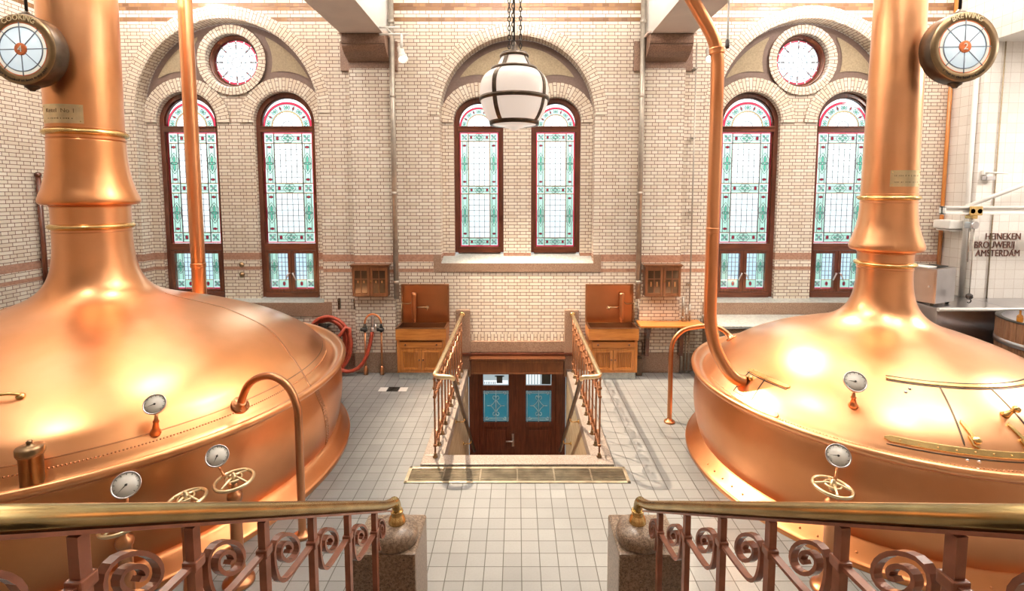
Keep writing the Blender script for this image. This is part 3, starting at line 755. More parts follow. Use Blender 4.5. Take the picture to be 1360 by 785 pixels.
for s, nm in ((-1,'left'), (1,'right')):
    L = thing('door_%d' % (1 if s < 0 else 2), 'dark mahogany %s leaf of the sunken double door with barred blue glass' % nm, 'door', (s*.33, DY, ZB), kind='structure')
    x0, x1 = sorted((s*.001, s*.662))
    wx0, wx1 = sorted((s*.15, s*.585))
    m = MB()
    m.box(x0, wx0, DY-.03, DY+.03, ZB, -.04, 0, .006); m.box(wx1, x1, DY-.03, DY+.03, ZB, -.04, 0, .006)
    for za, zb in ((ZB,-1.78),(-1.02,-.93),(-.375,-.285),(-.075,-.04)): m.box(wx0, wx1, DY-.03, DY+.03, za, zb, 0, .006)
    m.build('leaf', 'mahogany', L)
    m = MB(); m.box(wx0, wx1, DY-.005, DY+.01, -1.78, -1.02)
    m.box(wx0+.05, wx1-.05, DY-.02, DY-.003, -1.72, -1.08, 0, .012); m.build('lower_panel', 'mahogany', L)
    m = MB(); m.box(wx0, wx1, DY-.004, DY+.004, -.93, -.375); m.build('door_glass', 'door_teal', L)
    m = MB(); m.box(wx0, wx1, DY-.004, DY+.004, -.285, -.075, 0)
    if s < 0:
        m.box(wx0+.01, wx1-.01, DY-.006, DY-.004, -.27, -.20, 1); m.box(wx0+.23, wx0+.33, DY-.008, DY-.004, -.25, -.13, 2); m.box(wx0+.20, wx0+.36, DY-.008, DY-.004, -.14, -.115, 2)
        for k in range(7): m.box(wx0+.02+.03*k, wx0+.03+.03*k, DY-.007, DY-.005, -.265, -.225, 2)
    else:
        for k in range(5): m.box(wx0+.01+.05*k, wx0+.036+.05*k, DY-.006, DY-.004, -.27, -.08, 1)
        m.box(wx0+.27, wx1-.01, DY-.006, DY-.004, -.27, -.09, 2)
    m.build('transom_glass', ['door_grey','door_white','door_dark'], L)
    # pale wrought-iron grille
    m = MB(); yy = DY-.022; cx = (wx0+wx1)/2; cz = -.645
    def bar(p, q, r=.006): m.tube([(p[0],yy,p[1]),(q[0],yy,q[1])], r, 6)
    for za in (-.90,-.865,-.42,-.395): bar((wx0,za),(wx1,za))
    bar((cx,-.93),(cx,-.375)); bar((wx0+.02,-.93),(wx0+.02,-.375)); bar((wx1-.02,-.93),(wx1-.02,-.375))
    for q in (-1,1):
        m.tube([Vector((cx+q*(.015+.075*(1-abs(t))**1.6+ .0), yy, cz+t*.10)) for t in [i/10-1 for i in range(21)]], .006, 6)
        bar((cx+q*.09,cz),(cx+q*.15,cz))
        for w in (-1,1):
            m.tube([(cx+q*(.03-.022*math.cos(a)), yy, cz+w*(.145+.03*math.sin(a))) for a in [i*2*PI*.8/14 for i in range(15)]], .006, 6)
            m.tube([(cx+q*(.15-.022*math.cos(a)), yy, cz+w*(.225+.022*math.sin(a))) for a in [i*2*PI*.8/14 for i in range(15)]], .005, 6)
    m.build('grille', 'grille', L)
    if s < 0:
        m = MB(); m.box(-.03, .03, DY-.045, DY-.028, ZB, -.04, 0, .006); m.build('astragal', 'mahogany', L)
        m = MB(); hx = -.075
        m.box(hx-.02, hx+.02, DY-.042, DY-.03, -1.36, -1.14, 0, .006)
        m.tube([(hx,DY-.04,-1.25),(hx,DY-.085,-1.25),(hx-.02,DY-.09,-1.25),(hx-.12,DY-.09,-1.25)], .011, 8)
        tag(m.build('handle', 'steel', L), 'steel lever handle with long plate')

# ------------------------------------------------------------------ copper kettles
def prof_at(P, r=None, z=None):
    """z of a dome profile at radius r (first crossing going outward)"""
    for (r0, z0), (r1, z1) in zip(P[:-1], P[1:]):
        if r0 <= r <= r1 and r1 > r0: return z0+(z1-z0)*(r-r0)/(r1-r0)
    return P[-1][1]
class Kettle: pass
def make_kettle(key):
    K = Kettle()
    if key == 'L':
        K.c = (-4.56, 5.33); K.rb = 2.52; K.zb = 1.0
        dome = [(.337,2.66),(.338,2.52),(.345,2.38),(.37,2.21),(.42,2.07),(.5,1.965),(.62,1.885),(.8,1.815),(1.05,1.735),(1.4,1.61),(1.8,1.44),(2.1,1.255),(2.22,1.145),(2.30,1.055),(2.345,.998),(2.385,.970),(2.43,.978),(2.468,1.02)]
        bead = [(2.465,1.02),(2.48,1.035),(2.505,1.038),(2.525,1.02),(2.525,.99),(2.505,.968),(2.48,.955),(2.45,.945)]
        drum = [(2.455,.955),(2.45,.92),(2.455,.86),(2.475,.70),(2.47,.52),(2.445,.34),(2.415,.22),(2.40,.17)]
        base = [(2.395,.20),(2.43,.185),(2.46,.16),(2.53,.065),(2.55,.05),(2.555,.03),(2.55,0.0)]
        neck = [(.33,CEIL),(.333,5.0),(.328,4.2),(.324,3.62),(.328,3.54),(.335,3.38),(.352,3.22),(.385,3.07),(.418,2.975),(.43,2.93),(.425,2.905),(.405,2.888),(.36,2.878),(.34,2.868),(.337,2.80),(.337,2.64)]
        K.rings = [(.336,3.625,.026),(.345,2.655,.026)]; K.minor = [(.334,3.565,.007),(.333,3.665,.006),(.343,2.865,.008),(.342,2.60,.006)]
        K.nm = 'left'
        K.label = 'large domed copper brewing kettle on the left with tall chimney neck'
    else:
        K.c = (3.95, 5.30); K.rb = 1.96; K.zb = .95
        dome = [(.25,2.24),(.252,2.10),(.272,1.93),(.315,1.80),(.375,1.715),(.46,1.645),(.6,1.58),(.8,1.515),(1.1,1.405),(1.4,1.25),(1.6,1.105),(1.72,.985),(1.765,.935),(1.80,.912),(1.84,.925),(1.873,.965)]
        bead = [(1.87,.97),(1.885,.985),(1.91,.988),(1.93,.97),(1.93,.94),(1.91,.918),(1.89,.905),(1.87,.898)]
        drum = [(1.875,.905),(1.875,.86),(1.88,.80),(1.895,.62),(1.885,.46),(1.86,.31),(1.83,.20),(1.81,.155)]
        base = [(1.80,.185),(1.825,.17),(1.85,.15),(1.945,.06),(1.97,.045),(1.975,.025),(1.97,0.0)]
        neck = [(.225,CEIL),(.228,5.0),(.24,4.0),(.25,3.2),(.252,3.0),(.252,2.93),(.258,2.80),(.275,2.66),(.308,2.54),(.332,2.47),(.337,2.44),(.333,2.415),(.315,2.398),(.27,2.39),(.255,2.38),(.25,2.33),(.25,2.22)]
        K.rings = [(.26,2.955,.022),(.26,2.255,.022)]; K.minor = [(.258,2.905,.006),(.256,2.995,.005),(.258,2.375,.007),(.256,2.205,.005)]
        K.nm = 'right'
        K.label = 'smaller domed copper brewing kettle on the right with wide hatch in its dome'
    K.dome = cat2(dome, 5); K.drumP = cat2(drum, 4)
    K.root = thing('copper_kettle', K.label, 'brewing kettle', (K.c[0], K.c[1], 0), 'copper brewing kettles')
    R = K.root
    def lt(name, prof, mat, n=160, caps=False):
        mb = MB(); mb.lathe(prof, K.c, n, 0, caps=caps); return mb.build(name, mat, R)
    K.o_dome = lt('dome', K.dome, 'copper', 192)
    lt('rim_bead', cat2(bead, 3), 'copper', 192)
    K.o_drum = lt('drum', K.drumP, 'copper_shaded', 192)
    lt('base_flange', cat2(base, 3), 'copper_shaded', 192)
    lt('chimney', cat2(neck, 5), 'copper', 96)
    for r, z, t in K.rings:
        lt('collar_ring', [(r-.02+0*t, z-t*1.3),(r+t*.3, z-t),(r+t*.9, z-t*.4),(r+t, z),(r+t*.9, z+t*.4),(r+t*.3, z+t),(r-.02, z+t*1.3)], 'brass', 96)
    for r, z, t in K.minor:
        lt('neck_seam', [(r-.012, z-t),(r, z-t*.6),(r+.003, z),(r, z+t*.6),(r-.012, z+t)], 'copper_shaded', 96)
    return K
def dome_pt(K, r, ang, off=0.0):
    a = math.radians(ang); e = .02
    z = prof_at(K.dome, r); dz = (prof_at(K.dome, r+e)-prof_at(K.dome, max(K.dome[0][0], r-e)))/(2*e)
    n = Vector((-dz*math.cos(a), -dz*math.sin(a), 1)).normalized()
    return Vector((K.c[0]+r*math.cos(a), K.c[1]+r*math.sin(a), z))+n*off, n
def drum_pt(K, z, ang, off=0.0):
    a = math.radians(ang); r = 0
    for (r0, z0), (r1, z1) in zip(K.drumP[:-1], K.drumP[1:]):
        if z1 <= z <= z0: r = r0+(r1-r0)*(z-z0)/(z1-z0)
    n = Vector((math.cos(a), math.sin(a), 0))
    return Vector((K.c[0], K.c[1], z))+n*(r+off), n
def dome_strip(mb, K, pts, w, t, mi=0, steps=24, cap=True):
    """band lying on the dome along (r, angle) points, rounded ends"""
    P = []
    for (r0, a0), (r1, a1) in zip(pts[:-1], pts[1:]):
        for k in range(steps): P.append((r0+(r1-r0)*k/steps, a0+(a1-a0)*k/steps))
    P.append(pts[-1])
    C = [dome_pt(K, *p) for p in P]; rows = []
    n = len(C)
    for i in range(n):
        T = (C[min(n-1,i+1)][0]-C[max(0,i-1)][0]).normalized(); N = C[i][1]; B = N.cross(T).normalized()
        ww = w
        if cap:
            L = min(sum((C[j+1][0]-C[j][0]).length for j in range(i)), sum((C[j+1][0]-C[j][0]).length for j in range(i, n-1)))
            if L < w/2: ww = w*max(.35, math.sqrt(max(0, 1-((w/2-L)/(w/2))**2)))
        c = C[i][0]
        rows.append([c+B*ww/2-N*.004, c+B*ww/2+N*t*.7, c+B*ww*.4+N*t, c-B*ww*.4+N*t, c-B*ww/2+N*t*.7, c-B*ww/2-N*.004])
    mb.grid(rows, None, mi, False, False)
    for r in (rows[0], rows[-1]): mb.face(r, None, mi)
def rivet(mb, p, n, r, mi=0):
    u = n.orthogonal().normalized(); w = n.cross(u); rows = []
    for f, h in ((1,0),(.85,.45),(.5,.75),(.05,.85)):
        rows.append([p+(u*math.cos(2*PI*k/7)+w*math.sin(2*PI*k/7))*r*f+n*r*h for k in range(7)])
    mb.grid(rows, None, mi, True, True, False, True)
def gauge(parent, base, bn, centre, face, R, name, needle, stem_r=.022):
    """dial gauge: flared copper stem from base to the case, dial facing 'face'"""
    F = Vector(face).normalized(); Cc = Vector(centre); B = Vector(base)
    mb = MB()
    tip = Cc-F*.03-Vector((0,0,1))*R*.92
    mb.tube([B-Vector(bn)*.01, B+Vector(bn)*.012, B+(tip-B)*.22, B+(tip-B)*.55, B+(tip-B)*.6, B+(tip-B)*.68, tip], [stem_r*1.9, stem_r*1.8, stem_r*1.15, stem_r*.8, stem_r*1.1, stem_r*.7, stem_r*.55], 14)
    g = mb.build(name, 'copper_pipe', parent)
    mb = MB(); mb.lathe([(R*.2,-.05),(R*.85,-.045),(R*.97,-.03),(R*1.02,0),(R*1.0,.008),(R*.93,.008),(R*.9,.0)], n=40, axis=F, org=Cc, caps=True)
    tag(mb.build('gauge_case', 'steel', g), 'silver round gauge rim')
    mb = MB(); mb.lathe([(R*.91,-.004),(R*.91,.002),(.001,.002)], n=40, axis=F, org=Cc)
    tag(mb.build('dial_face', 'dialwhite', g), 'white dial face')
    mb = MB(); u = Vector((0,0,1)).cross(F).normalized(); w = F.cross(u)
    for k in range(11):
        a = math.radians(225-27*k); d = u*math.cos(a)+w*math.sin(a); t = F.cross(d)
        p0, p1 = Cc+F*.0035+d*R*.74, Cc+F*.0035+d*R*.86
        mb.face([p0+t*R*.018, p1+t*R*.018, p1-t*R*.018, p0-t*R*.018])
    mb.build('dial_marking', 'black', g); mb = MB()
    a = math.radians(needle); d = u*math.cos(a)+w*math.sin(a); t = F.cross(d)
    p0, p1, p2 = Cc+F*.006-d*R*.12, Cc+F*.006+d*R*.05, Cc+F*.006+d*R*.72
    mb.face([p0+t*R*.03, p1+t*R*.04, p2, p1-t*R*.04, p0-t*R*.03])
    mb.lathe([(R*.09,.003),(R*.09,.009),(.001,.010)], n=14, axis=F, org=Cc)
    mb.build('needle', 'black', g)
    return g
def name_plate(K, a0, a1, z0, z1, r, lines):
    mb = MB(); n = 16; rows = []
    for rr in (r-.004, r+.006):
        for z in ((z0, z1) if rr > r else (z1, z0)):
            pass
    A = [math.radians(a0+(a1-a0)*i/n) for i in range(n+1)]
    def P(a, rr, z): return (K.c[0]+rr*math.cos(a), K.c[1]+rr*math.sin(a), z)
    mb.grid([[P(a, r-.004, z0) for a in A], [P(a, r+.006, z0) for a in A], [P(a, r+.006, z1) for a in A], [P(a, r-.004, z1) for a in A]], None, 0, False)
    mb.face([P(A[0],r-.004,z0),P(A[0],r+.006,z0),P(A[0],r+.006,z1),P(A[0],r-.004,z1)]); mb.face([P(A[-1],r-.004,z0),P(A[-1],r+.006,z0),P(A[-1],r+.006,z1),P(A[-1],r-.004,z1)])
    pl = mb.build('name_plate', 'pale_brass', K.root); tag(pl, 'brass plate with worn engraved lettering')
    mb = MB()
    am = math.radians((a0+a1)/2)
    for (txt, size, zc) in lines:
        if not txt:                       # worn past reading: only strokes are left
            xx = -.12
            while xx < .12:
                h = random.uniform(.4, .8)*size*.5; w = random.choice((.006, .004, .010))
                ps = [P(am+q/r, r+.0065, zc+t) for q, t in ((xx,-h*.5),(xx+w,-h*.5),(xx+w,h*.5),(xx,h*.5))]
                mb.face(ps); xx += w+random.choice((.006, .006, .018))
            continue
        bm = text_mesh(txt, size, .0015)
        for v in bm.verts:
            a = am + v.co.x/r; v.co = Vector(P(a, r+.0065+v.co.z, zc+v.co.y))
        mb.addbm(bm)
    mb.build('engraved_lettering', 'bronze_face', pl, recalc=False)
    # four small screws
    for a in (A[1], A[-2]):
        for z in (z0+.02, z1-.02): mb = MB(); rivet(mb, Vector(P(a, r+.006, z)), Vector((math.cos(a), math.sin(a), 0)), .006); mb.build('screw', 'brass', pl)

# ---- left kettle
K = KL = make_kettle('L')
gA, gn = dome_pt(K, 2.26, -42)
gauge(K.root, gA, gn, gA+gn*.05+Vector((.02,-.03,.225)), (.3,-.8,.62), .078, 'dial_gauge', 198)
# vent stub with lid
cp, cn = dome_pt(K, 2.34, -59.6)
cv = cp + Vector((0,0,.04))
m = MB(); m.lathe([(.066,-.10),(.066,.145),(.072,.147),(.072,.16)], c=(cv.x,cv.y), z0=cv.z, n=32)
vs = m.build('vent_stub', 'bronze_face', K.root)
m = MB(); m.lathe([(.078,.16),(.08,.168),(.08,.205),(.076,.212),(.05,.218),(.02,.222),(.016,.235),(.02,.245),(.012,.256),(.001,.258)], c=(cv.x,cv.y), z0=cv.z, n=32)
m.build('vent_lid', 'bronze_face', vs)
# rivet row, sheet seams on the dome and drum
m = MB()
for k in range(236):
    p, n = dome_pt(K, 2.30, -118+k*.58, 0); rivet(m, p, n, .0075)
m.build('rivet_row', 'copper_old', K.root)
m = MB(); dome_strip(m, K, [(.62,19),(1.2,16.5),(1.7,8),(2.1,-2),(2.40,-5.5)], .022, .004, 0)
dome_strip(m, K, [(2.255,-125),(2.255,25)], .010, .003, 0, 90, False)
dome_strip(m, K, [(.72,-150),(1.3,-132),(2.0,-128),(2.4,-127)], .015, .003, 0)
m.build('dome_seam', 'copper_old', K.root)
m = MB()
rows = []
for i in range(13):
    z = .94-.75*i/12; a = -5.5+7*i/12
    rows.append([drum_pt(K, z, a-.9, .001)[0], drum_pt(K, z, a-.8, .006)[0], drum_pt(K, z, a+.8, .006)[0], drum_pt(K, z, a+.9, .001)[0]])
m.grid(rows, None, 0, False)
for i in range(20):
    z = .90-.68*i/19; a = -5.5+7*(.94-z)/.75
    for q in (-.45, .45): p, n = drum_pt(K, z, a+q, .005); rivet(m, p, n, .008)
m.build('drum_seam', 'copper_old', K.root)
# hatch rod with hooked end on the near side of the dome
m = MB()
pts = [dome_pt(K, 1.79, -65.3, .02)[0], dome_pt(K, 1.79, -67.5, .045)[0], dome_pt(K, 1.79, -74, .045)[0], dome_pt(K, 1.79, -86, .045)[0], dome_pt(K, 1.79, -90, .02)[0]]
m.tube(catmull(pts, 4), .012, 10)
m.lathe([(.03,-.005),(.03,.012),(.02,.022),(.001,.024)], n=18, axis=dome_pt(K,1.79,-65.3)[1], org=dome_pt(K,1.79,-65.3)[0])
m.build('grab_rod', 'brass', K.root)
name_plate(K, -121, -52, 3.70, 3.885, .330, [('Ketel  No 1', .058, 3.82), ('', .045, 3.745)])
# ---- right kettle
K = KR = make_kettle('R')
gA, gn = dome_pt(K, 1.524, -132.7)
gauge(K.root, gA, gn, gA+gn*.05+Vector((-.01,-.03,.195)), (-.25,-.8,.6), .088, 'dial_gauge', 178)
# small hatch on the left flank: two brass slides and a plate seam
m = MB(); dome_strip(m, K, [(1.53,-171.5),(1.53,-152.5)], .05, .012); m.build('hatch_rail', 'brass', K.root)
m = MB(); dome_strip(m, K, [(1.755,-170),(1.755,-151)], .06, .012); m.build('hatch_rail', 'brass', K.root)
for q in ([(1.55,-162.4),(1.735,-161.4)], [(1.53,-170.8),(1.74,-170)]): m = MB(); dome_strip(m, K, q, .012, .004); m.build('hatch_seam', 'bronze', K.root)
# wide hatch facing the camera
m = MB(); dome_strip(m, K, [(1.19,-124),(1.19,-48)], .036, .011, 0, 60); m.build('hatch_rail', 'brass', K.root)
m = MB(); dome_strip(m, K, [(1.69,-124.5),(1.69,-50)], .055, .012, 0, 60)
for k in range(18): p, n = dome_pt(K, 1.69, -121+k*4, .012); rivet(m, p, n, .007)
m.build('hatch_rail', 'brass', K.root)
for q in ([(1.165,-124),(1.165,-48)], [(1.215,-124),(1.215,-48)], [(1.722,-124),(1.722,-50)]): m = MB(); dome_strip(m, K, q, .010, .006, 0, 60); m.build('hatch_seam', 'bronze', K.root)
for q in ([(1.558,-171.5),(1.558,-153)], [(1.787,-170),(1.787,-151)]): m = MB(); dome_strip(m, K, q, .010, .006, 0, 30); m.build('hatch_seam', 'bronze', K.root)
for a in (-106, -87, -62): m = MB(); dome_strip(m, K, [(1.2,a),(1.66,a-.8)], .013, .005); m.build('hatch_seam', 'bronze', K.root)
for (r, a) in ((1.735,-107.2),(1.735,-104.8),(1.775,-105.6),(1.31,-118),(1.27,-116.5)):
    m = MB(); p, n = dome_pt(K, r, a); rivet(m, p, n, .014); m.build('bolt', 'steel', K.root)
for a in (-103.9, -91.3):
    m = MB(); dome_strip(m, K, [(1.50,a-1.4),(1.63,a+.2)], .032, .014, 0, 10)
    p, n = dome_pt(K, 1.625, a+.2)
    m.lathe([(.030,0),(.030,.022),(.022,.028),(.001,.03)], n=18, axis=n, org=p)
    dome_strip(m, K, [(1.60,a-1.3),(1.655,a-.9),(1.665,a+.3)], .014, .018, 0, 6)
    m.build('hatch_latch', 'brass', K.root)
p, n = dome_pt(K, 1.438, -91.2)
m = MB(); ax = (n+Vector((.5,-.1,.1))).normalized()
m.lathe([(.035,-.01),(.024,.02),(.016,.05),(.016,.075),(.028,.08),(.03,.10),(.02,.115),(.001,.118)], n=18, axis=ax, org=p); m.build('knob', 'brass', K.root)
m = MB()
for k in range(200):
    p, n = dome_pt(K, 1.765, -185+k*.85, .0); rivet(m, p, n, .006)
m.build('rivet_row', 'copper_old', K.root)
m = MB()
for k in range(40):
    a = -175+k*4.2; p = Vector((K.c[0]+1.905*math.cos(math.radians(a)), K.c[1]+1.905*math.sin(math.radians(a)), .098)); rivet(m, p, Vector((math.cos(math.radians(a))*.6, math.sin(math.radians(a))*.6, .75)).normalized(), .011)
m.build('flange_rivets', 'copper_shaded', K.root)
name_plate(K, -126, -56, 3.07, 3.235, .2555, [('', .046, 3.18), ('', .036, 3.115)])

# ------------------------------------------------------------------ copper pipes
def pipe(name, label, path, r, mat='copper_pipe', n=18, loc=None, rings=(), flange=None, cat='pipe', sub=6):
    T = thing(name, label, cat, loc or path[0])
    m = MB(); m.tube(catmull(path, sub), r, n); m.build('pipe_run', mat, T)
    for c, ax, rr in rings:
        m = MB(); m.lathe([(r*.9,-.035),(rr*.95,-.03),(rr,-.02),(rr*.93,-.012),(rr,0),(rr*.93,.012),(rr,.02),(rr*.95,.03),(r*.9,.035)], n=24, axis=ax, org=c); m.build('collar', mat, T)
    for c, ax, rr in (flange or ()):
        m = MB(); m.lathe([(rr,-.01),(rr,.012),(rr*.9,.018),(r*1.25,.022),(r*1.05,.05),(r*.9,.055)], n=28, axis=ax, org=c)
        A = Vector(ax).normalized(); u = A.orthogonal().normalized(); w = A.cross(u)
        for k in range(6): rivet(m, Vector(c)+A*.014+(u*math.cos(k*PI/3)+w*math.sin(k*PI/3))*rr*.78, A, rr*.13)
        m.build('flange', mat, T)
    return T
fp, fn = dome_pt(KL, 2.27, -25.4)
pipe('goose_neck_pipe', 'bent copper pipe arching from the left kettle dome down to the floor', [(-1.886,4.14,.0),(-1.886,4.14,.5),(-1.886,4.14,1.0),(-1.90,4.147,1.18),(-1.98,4.175,1.335),(-2.13,4.228,1.405),(-2.29,4.283,1.375),(-2.42,4.325,1.275),tuple(fp+fn*.01)], .033, loc=(-1.886,4.14,0), mat='copper_old', flange=[((-1.886,4.14,.01),(0,0,1),.075),(fp,fn,.08)])
fp, fn = dome_pt(KR, 1.50, 146.5)
pipe('goose_neck_pipe', 'small bent copper pipe rising from the floor behind the right kettle rim', [(2.0,6.316,.0),(2.0,6.316,.5),(2.0,6.316,.92),(2.03,6.312,1.10),(2.14,6.30,1.235),(2.30,6.28,1.29),(2.5,6.24,1.31),(2.62,6.19,1.27),tuple(fp+fn*.01)], .03, loc=(2.0,6.316,0), mat='copper_old', flange=[((2.0,6.316,.01),(0,0,1),.07),(fp,fn,.07)])
fp, fn = dome_pt(KR, 1.64, -169.2)
T = pipe('copper_pipe', 'thick copper pipe bending down from the ceiling into the right kettle dome', [(1.0,5.1,CEIL),(1.30,5.1,5.75),(1.60,5.1,5.15),(1.79,5.1,4.83),(1.94,5.1,4.58),(1.995,5.1,4.40),(2.01,5.1,4.15),(2.01,5.1,3.3),(2.01,5.1,2.5),(2.01,5.1,1.95),(2.015,5.095,1.68),(2.06,5.075,1.42),(2.15,5.04,1.22),(2.25,5.0,1.10),tuple(fp)], .064, n=22, rings=[((1.995,5.1,4.42),(-.08,0,1),.076),((2.01,5.1,2.62),(0,0,1),.068)], loc=(2.01,5.1,CEIL))
m = MB(); m.lathe([(.018,-.02),(.018,.05),(.03,.055),(.03,.08),(.018,.09),(.001,.092)], n=16, axis=(.7,-.6,.25), org=Vector(fp)+Vector((-.0,-.0,.03))); m.build('drain_plug', 'brass', T)
fp, fn = dome_pt(KL, 1.57, 86.5)
pipe('copper_pipe', 'tall thin copper pipe rising straight behind the left kettle dome', [tuple(fp),(fp.x,fp.y,2.4),(fp.x,fp.y,4),(fp.x,fp.y,5.4),(fp.x,fp.y,CEIL)], .088, rings=[((fp.x,fp.y,2.0),(0,0,1),.10)], loc=tuple(fp))

# ------------------------------------------------------------------ valve stands with handwheels
def valve_stand(x, y, zt, label, Rw=.135, tilt=(0,0), g=None, needle=0):
    T = thing('valve_stand', label, 'valve', (x, y, 0), 'valve stands along the kettles')
    m = MB(); m.lathe([(.115,0),(.115,.02),(.10,.035),(.075,.05),(.055,.10),(.045,.20),(.042,.45),(.042,zt-.16),(.05,zt-.155),(.055,zt-.13),(.05,zt-.10),(.03,zt-.09),(.022,zt-.06),(.018,zt-.01)], c=(x,y), n=24); m.build('column', 'copper_old', T)
    A = Vector((tilt[0], tilt[1], 1)).normalized(); O = Vector((x, y, zt))
    u = A.orthogonal().normalized(); w = A.cross(u)
    m = MB(); ring = [O+(u*math.cos(2*PI*k/40)+w*math.sin(2*PI*k/40))*Rw for k in range(40)]
    m.tube(ring, .0125, 10, closed=True)
    ring = [O+A*.02+(u*math.cos(2*PI*k/28)+w*math.sin(2*PI*k/28))*Rw*.42 for k in range(28)]
    m.tube(ring, .007, 8, closed=True)
    for k in range(4):
        d = u*math.cos(k*PI/2+.5)+w*math.sin(k*PI/2+.5)
        m.tube([O+A*.03, O+A*.026+d*Rw*.4, O+A*.008+d*Rw*.8, O+d*Rw], [.011,.009,.008,.009], 8)
    m.lathe([(.022,-.02),(.026,.0),(.026,.035),(.014,.042),(.012,.06),(.001,.062)], n=14, axis=A, org=O)
    m.build('handwheel', 'pale_brass', T)
    if g is not None:
        gc, R = g; b = Vector((x, y, zt-.12)); c = Vector(gc)
        gg = gauge(T, b+(c-b).normalized()*.04, Vector((0,0,1)), c, (-c.x*.16,-.8,.6), R, 'dial_gauge', needle, .012)
    return T
valve_stand(-2.155, 3.62, .825, 'valve stand with brass handwheel and gauge nearest the stair side of the left kettle', .132, (-.05,-.08), ((-2.30,3.66,.995), .080), 245)
valve_stand(-2.385, 3.42, .80, 'valve stand whose brass handwheel peeks just over the left handrail', .122, (-.1,-.05))
valve_stand(-2.67, 3.20, .77, 'valve stand with gauge beside the left kettle, handwheel seen below the handrail', .132, (-.12,-.02), ((-2.70,3.28,.995), .086), 225)
valve_stand(2.355, 3.55, .815, 'valve stand with brass handwheel and gauge beside the right kettle', .130, (.08,-.05), ((2.42,3.60,1.03), .084), 184)

# ------------------------------------------------------------------ round hanging signs
def arc_text(mb, txt, c, R, size, a0, up=True, y=0, ext=.004, track=1.0):
    """letters on a circle in the xz plane, centred on angle a0"""
    dg = []
    widths = []
    for ch in txt:
        if ch == ' ': widths.append(size*.38); dg.append(None); continue
        bm = text_mesh(ch, size, ext); xs = [v.co.x for v in bm.verts]; widths.append((max(xs)-min(xs))+size*.13*track); dg.append(bm)
    tot = sum(widths); s = -tot/2
    for ch, bm, wd in zip(txt, dg, widths):
        mid = s+wd/2; s += wd
        if bm is None: continue
        a = a0-mid/R if up else a0+mid/R
        rot = a-PI/2 if up else a+PI/2
        for v in bm.verts:
            x, z = v.co.x, v.co.y
            px = c[0]+R*math.cos(a)+x*math.cos(rot)-z*math.sin(rot); pz = c[2]+R*math.sin(a)+x*math.sin(rot)+z*math.cos(rot)
            v.co = Vector((px, y-abs(v.co.z)-.001 if v.co.z > 0 else y-.001, pz))
        mb.addbm(bm)
def round_sign(c, word, num, motto, label):
    x, y, z = c; R = .326
    T = thing('hanging_sign', label, 'sign', (x, y+.08, z), 'round kettle signs')
    ax = (0,-1,0); O = (x, y, z)
    m = MB(); m.lathe([(.05,-.15),(R-.015,-.15),(R,-.14),(R,-.012),(R-.006,0),(.252,0),(.252,-.02),(.05,-.02)], n=64, axis=ax, org=O); m.build('drum', 'bronze', T)
    m = MB(); m.lathe([(R-.004,-.004),(R-.008,.006),(.250,.006),(.243,-.002),(.243,-.01)], n=64, axis=ax, org=O, caps=False); m.build('face_ring', 'bronze_face', T)
    m = MB(); m.lathe([(.2445,-.004),(.2445,.001),(.241,.002),(.236,.001),(.236,-.004)], n=64, axis=ax, org=O, caps=False); m.build('red_border', 'g_red' if False else 'hub', T)
    m = MB(); m.lathe([(.240,-.006),(.240,-.001),(.20,-.001)], n=64, axis=ax, org=O, caps=False); m.build('outer_glass', 'lit_ring', T)
    m = MB(); m.lathe([(.202,-.006),(.202,-.001),(.001,-.001)], n=64, axis=ax, org=O, caps=False); m.build('inner_glass', 'lit_disc', T)
    m = MB()
    m.tube([(x+.202*math.cos(2*PI*k/48), y-.002, z+.202*math.sin(2*PI*k/48)) for k in range(48)], .0055, 6, closed=True)
    for k in range(8):
        a = k*PI/4+.02; m.tube([(x+.05*math.cos(a), y-.002, z+.05*math.sin(a)), (x+.246*math.cos(a), y-.002, z+.246*math.sin(a))], .0045, 6)
    m.build('glazing_bars', 'lead', T)
    m = MB(); m.lathe([(.056,-.002),(.056,.010),(.050,.012),(.001,.012)], n=32, axis=ax, org=O, caps=False); h = m.build('hub', 'hub', T)
    m = MB(); bm = text_mesh(num, .085, .002)
    for v in bm.verts: v.co = Vector((x+v.co.x, y-.013-(v.co.z+.002), z+v.co.y-.002))
    m.addbm(bm); tag(m.build('number', 'dialwhite', h, recalc=False), 'white number %s' % num)
    m = MB(); arc_text(m, word, c, .284, .066, PI/2, True, y-.006); m.build('word_lettering', 'gilt', T, recalc=False)
    m = MB(); arc_text(m, motto, c, .287, .034, -PI/2, False, y-.006, .003); m.build('motto_lettering', 'black', T, recalc=False)
    for s in (1, -1): m = MB(); m.lathe([(.06,0),(.055,.02),(.03,.035),(.02,.05)], n=18, axis=(0,0,s), org=(x, y+.08, z+s*(R-.008))); m.build('mount', 'bronze', T)
    m = MB(); m.tube([(x, y+.08, z+R+.02), (x, y+.08, CEIL)], .013, 10); m.build('hanging_rod', 'iron', T)
round_sign((-4.62, 4.75, 4.34), 'COOKING', '4', 'what is cooked at best is my jobs', 'round bronze COOKING sign numbered 4 hanging beside the left kettle chimney')
round_sign((4.235, 4.83, 4.385), 'BREWING', '2', 'a feel at the head is better', 'round bronze BREWING sign numbered 2 hanging beside the right kettle chimney')

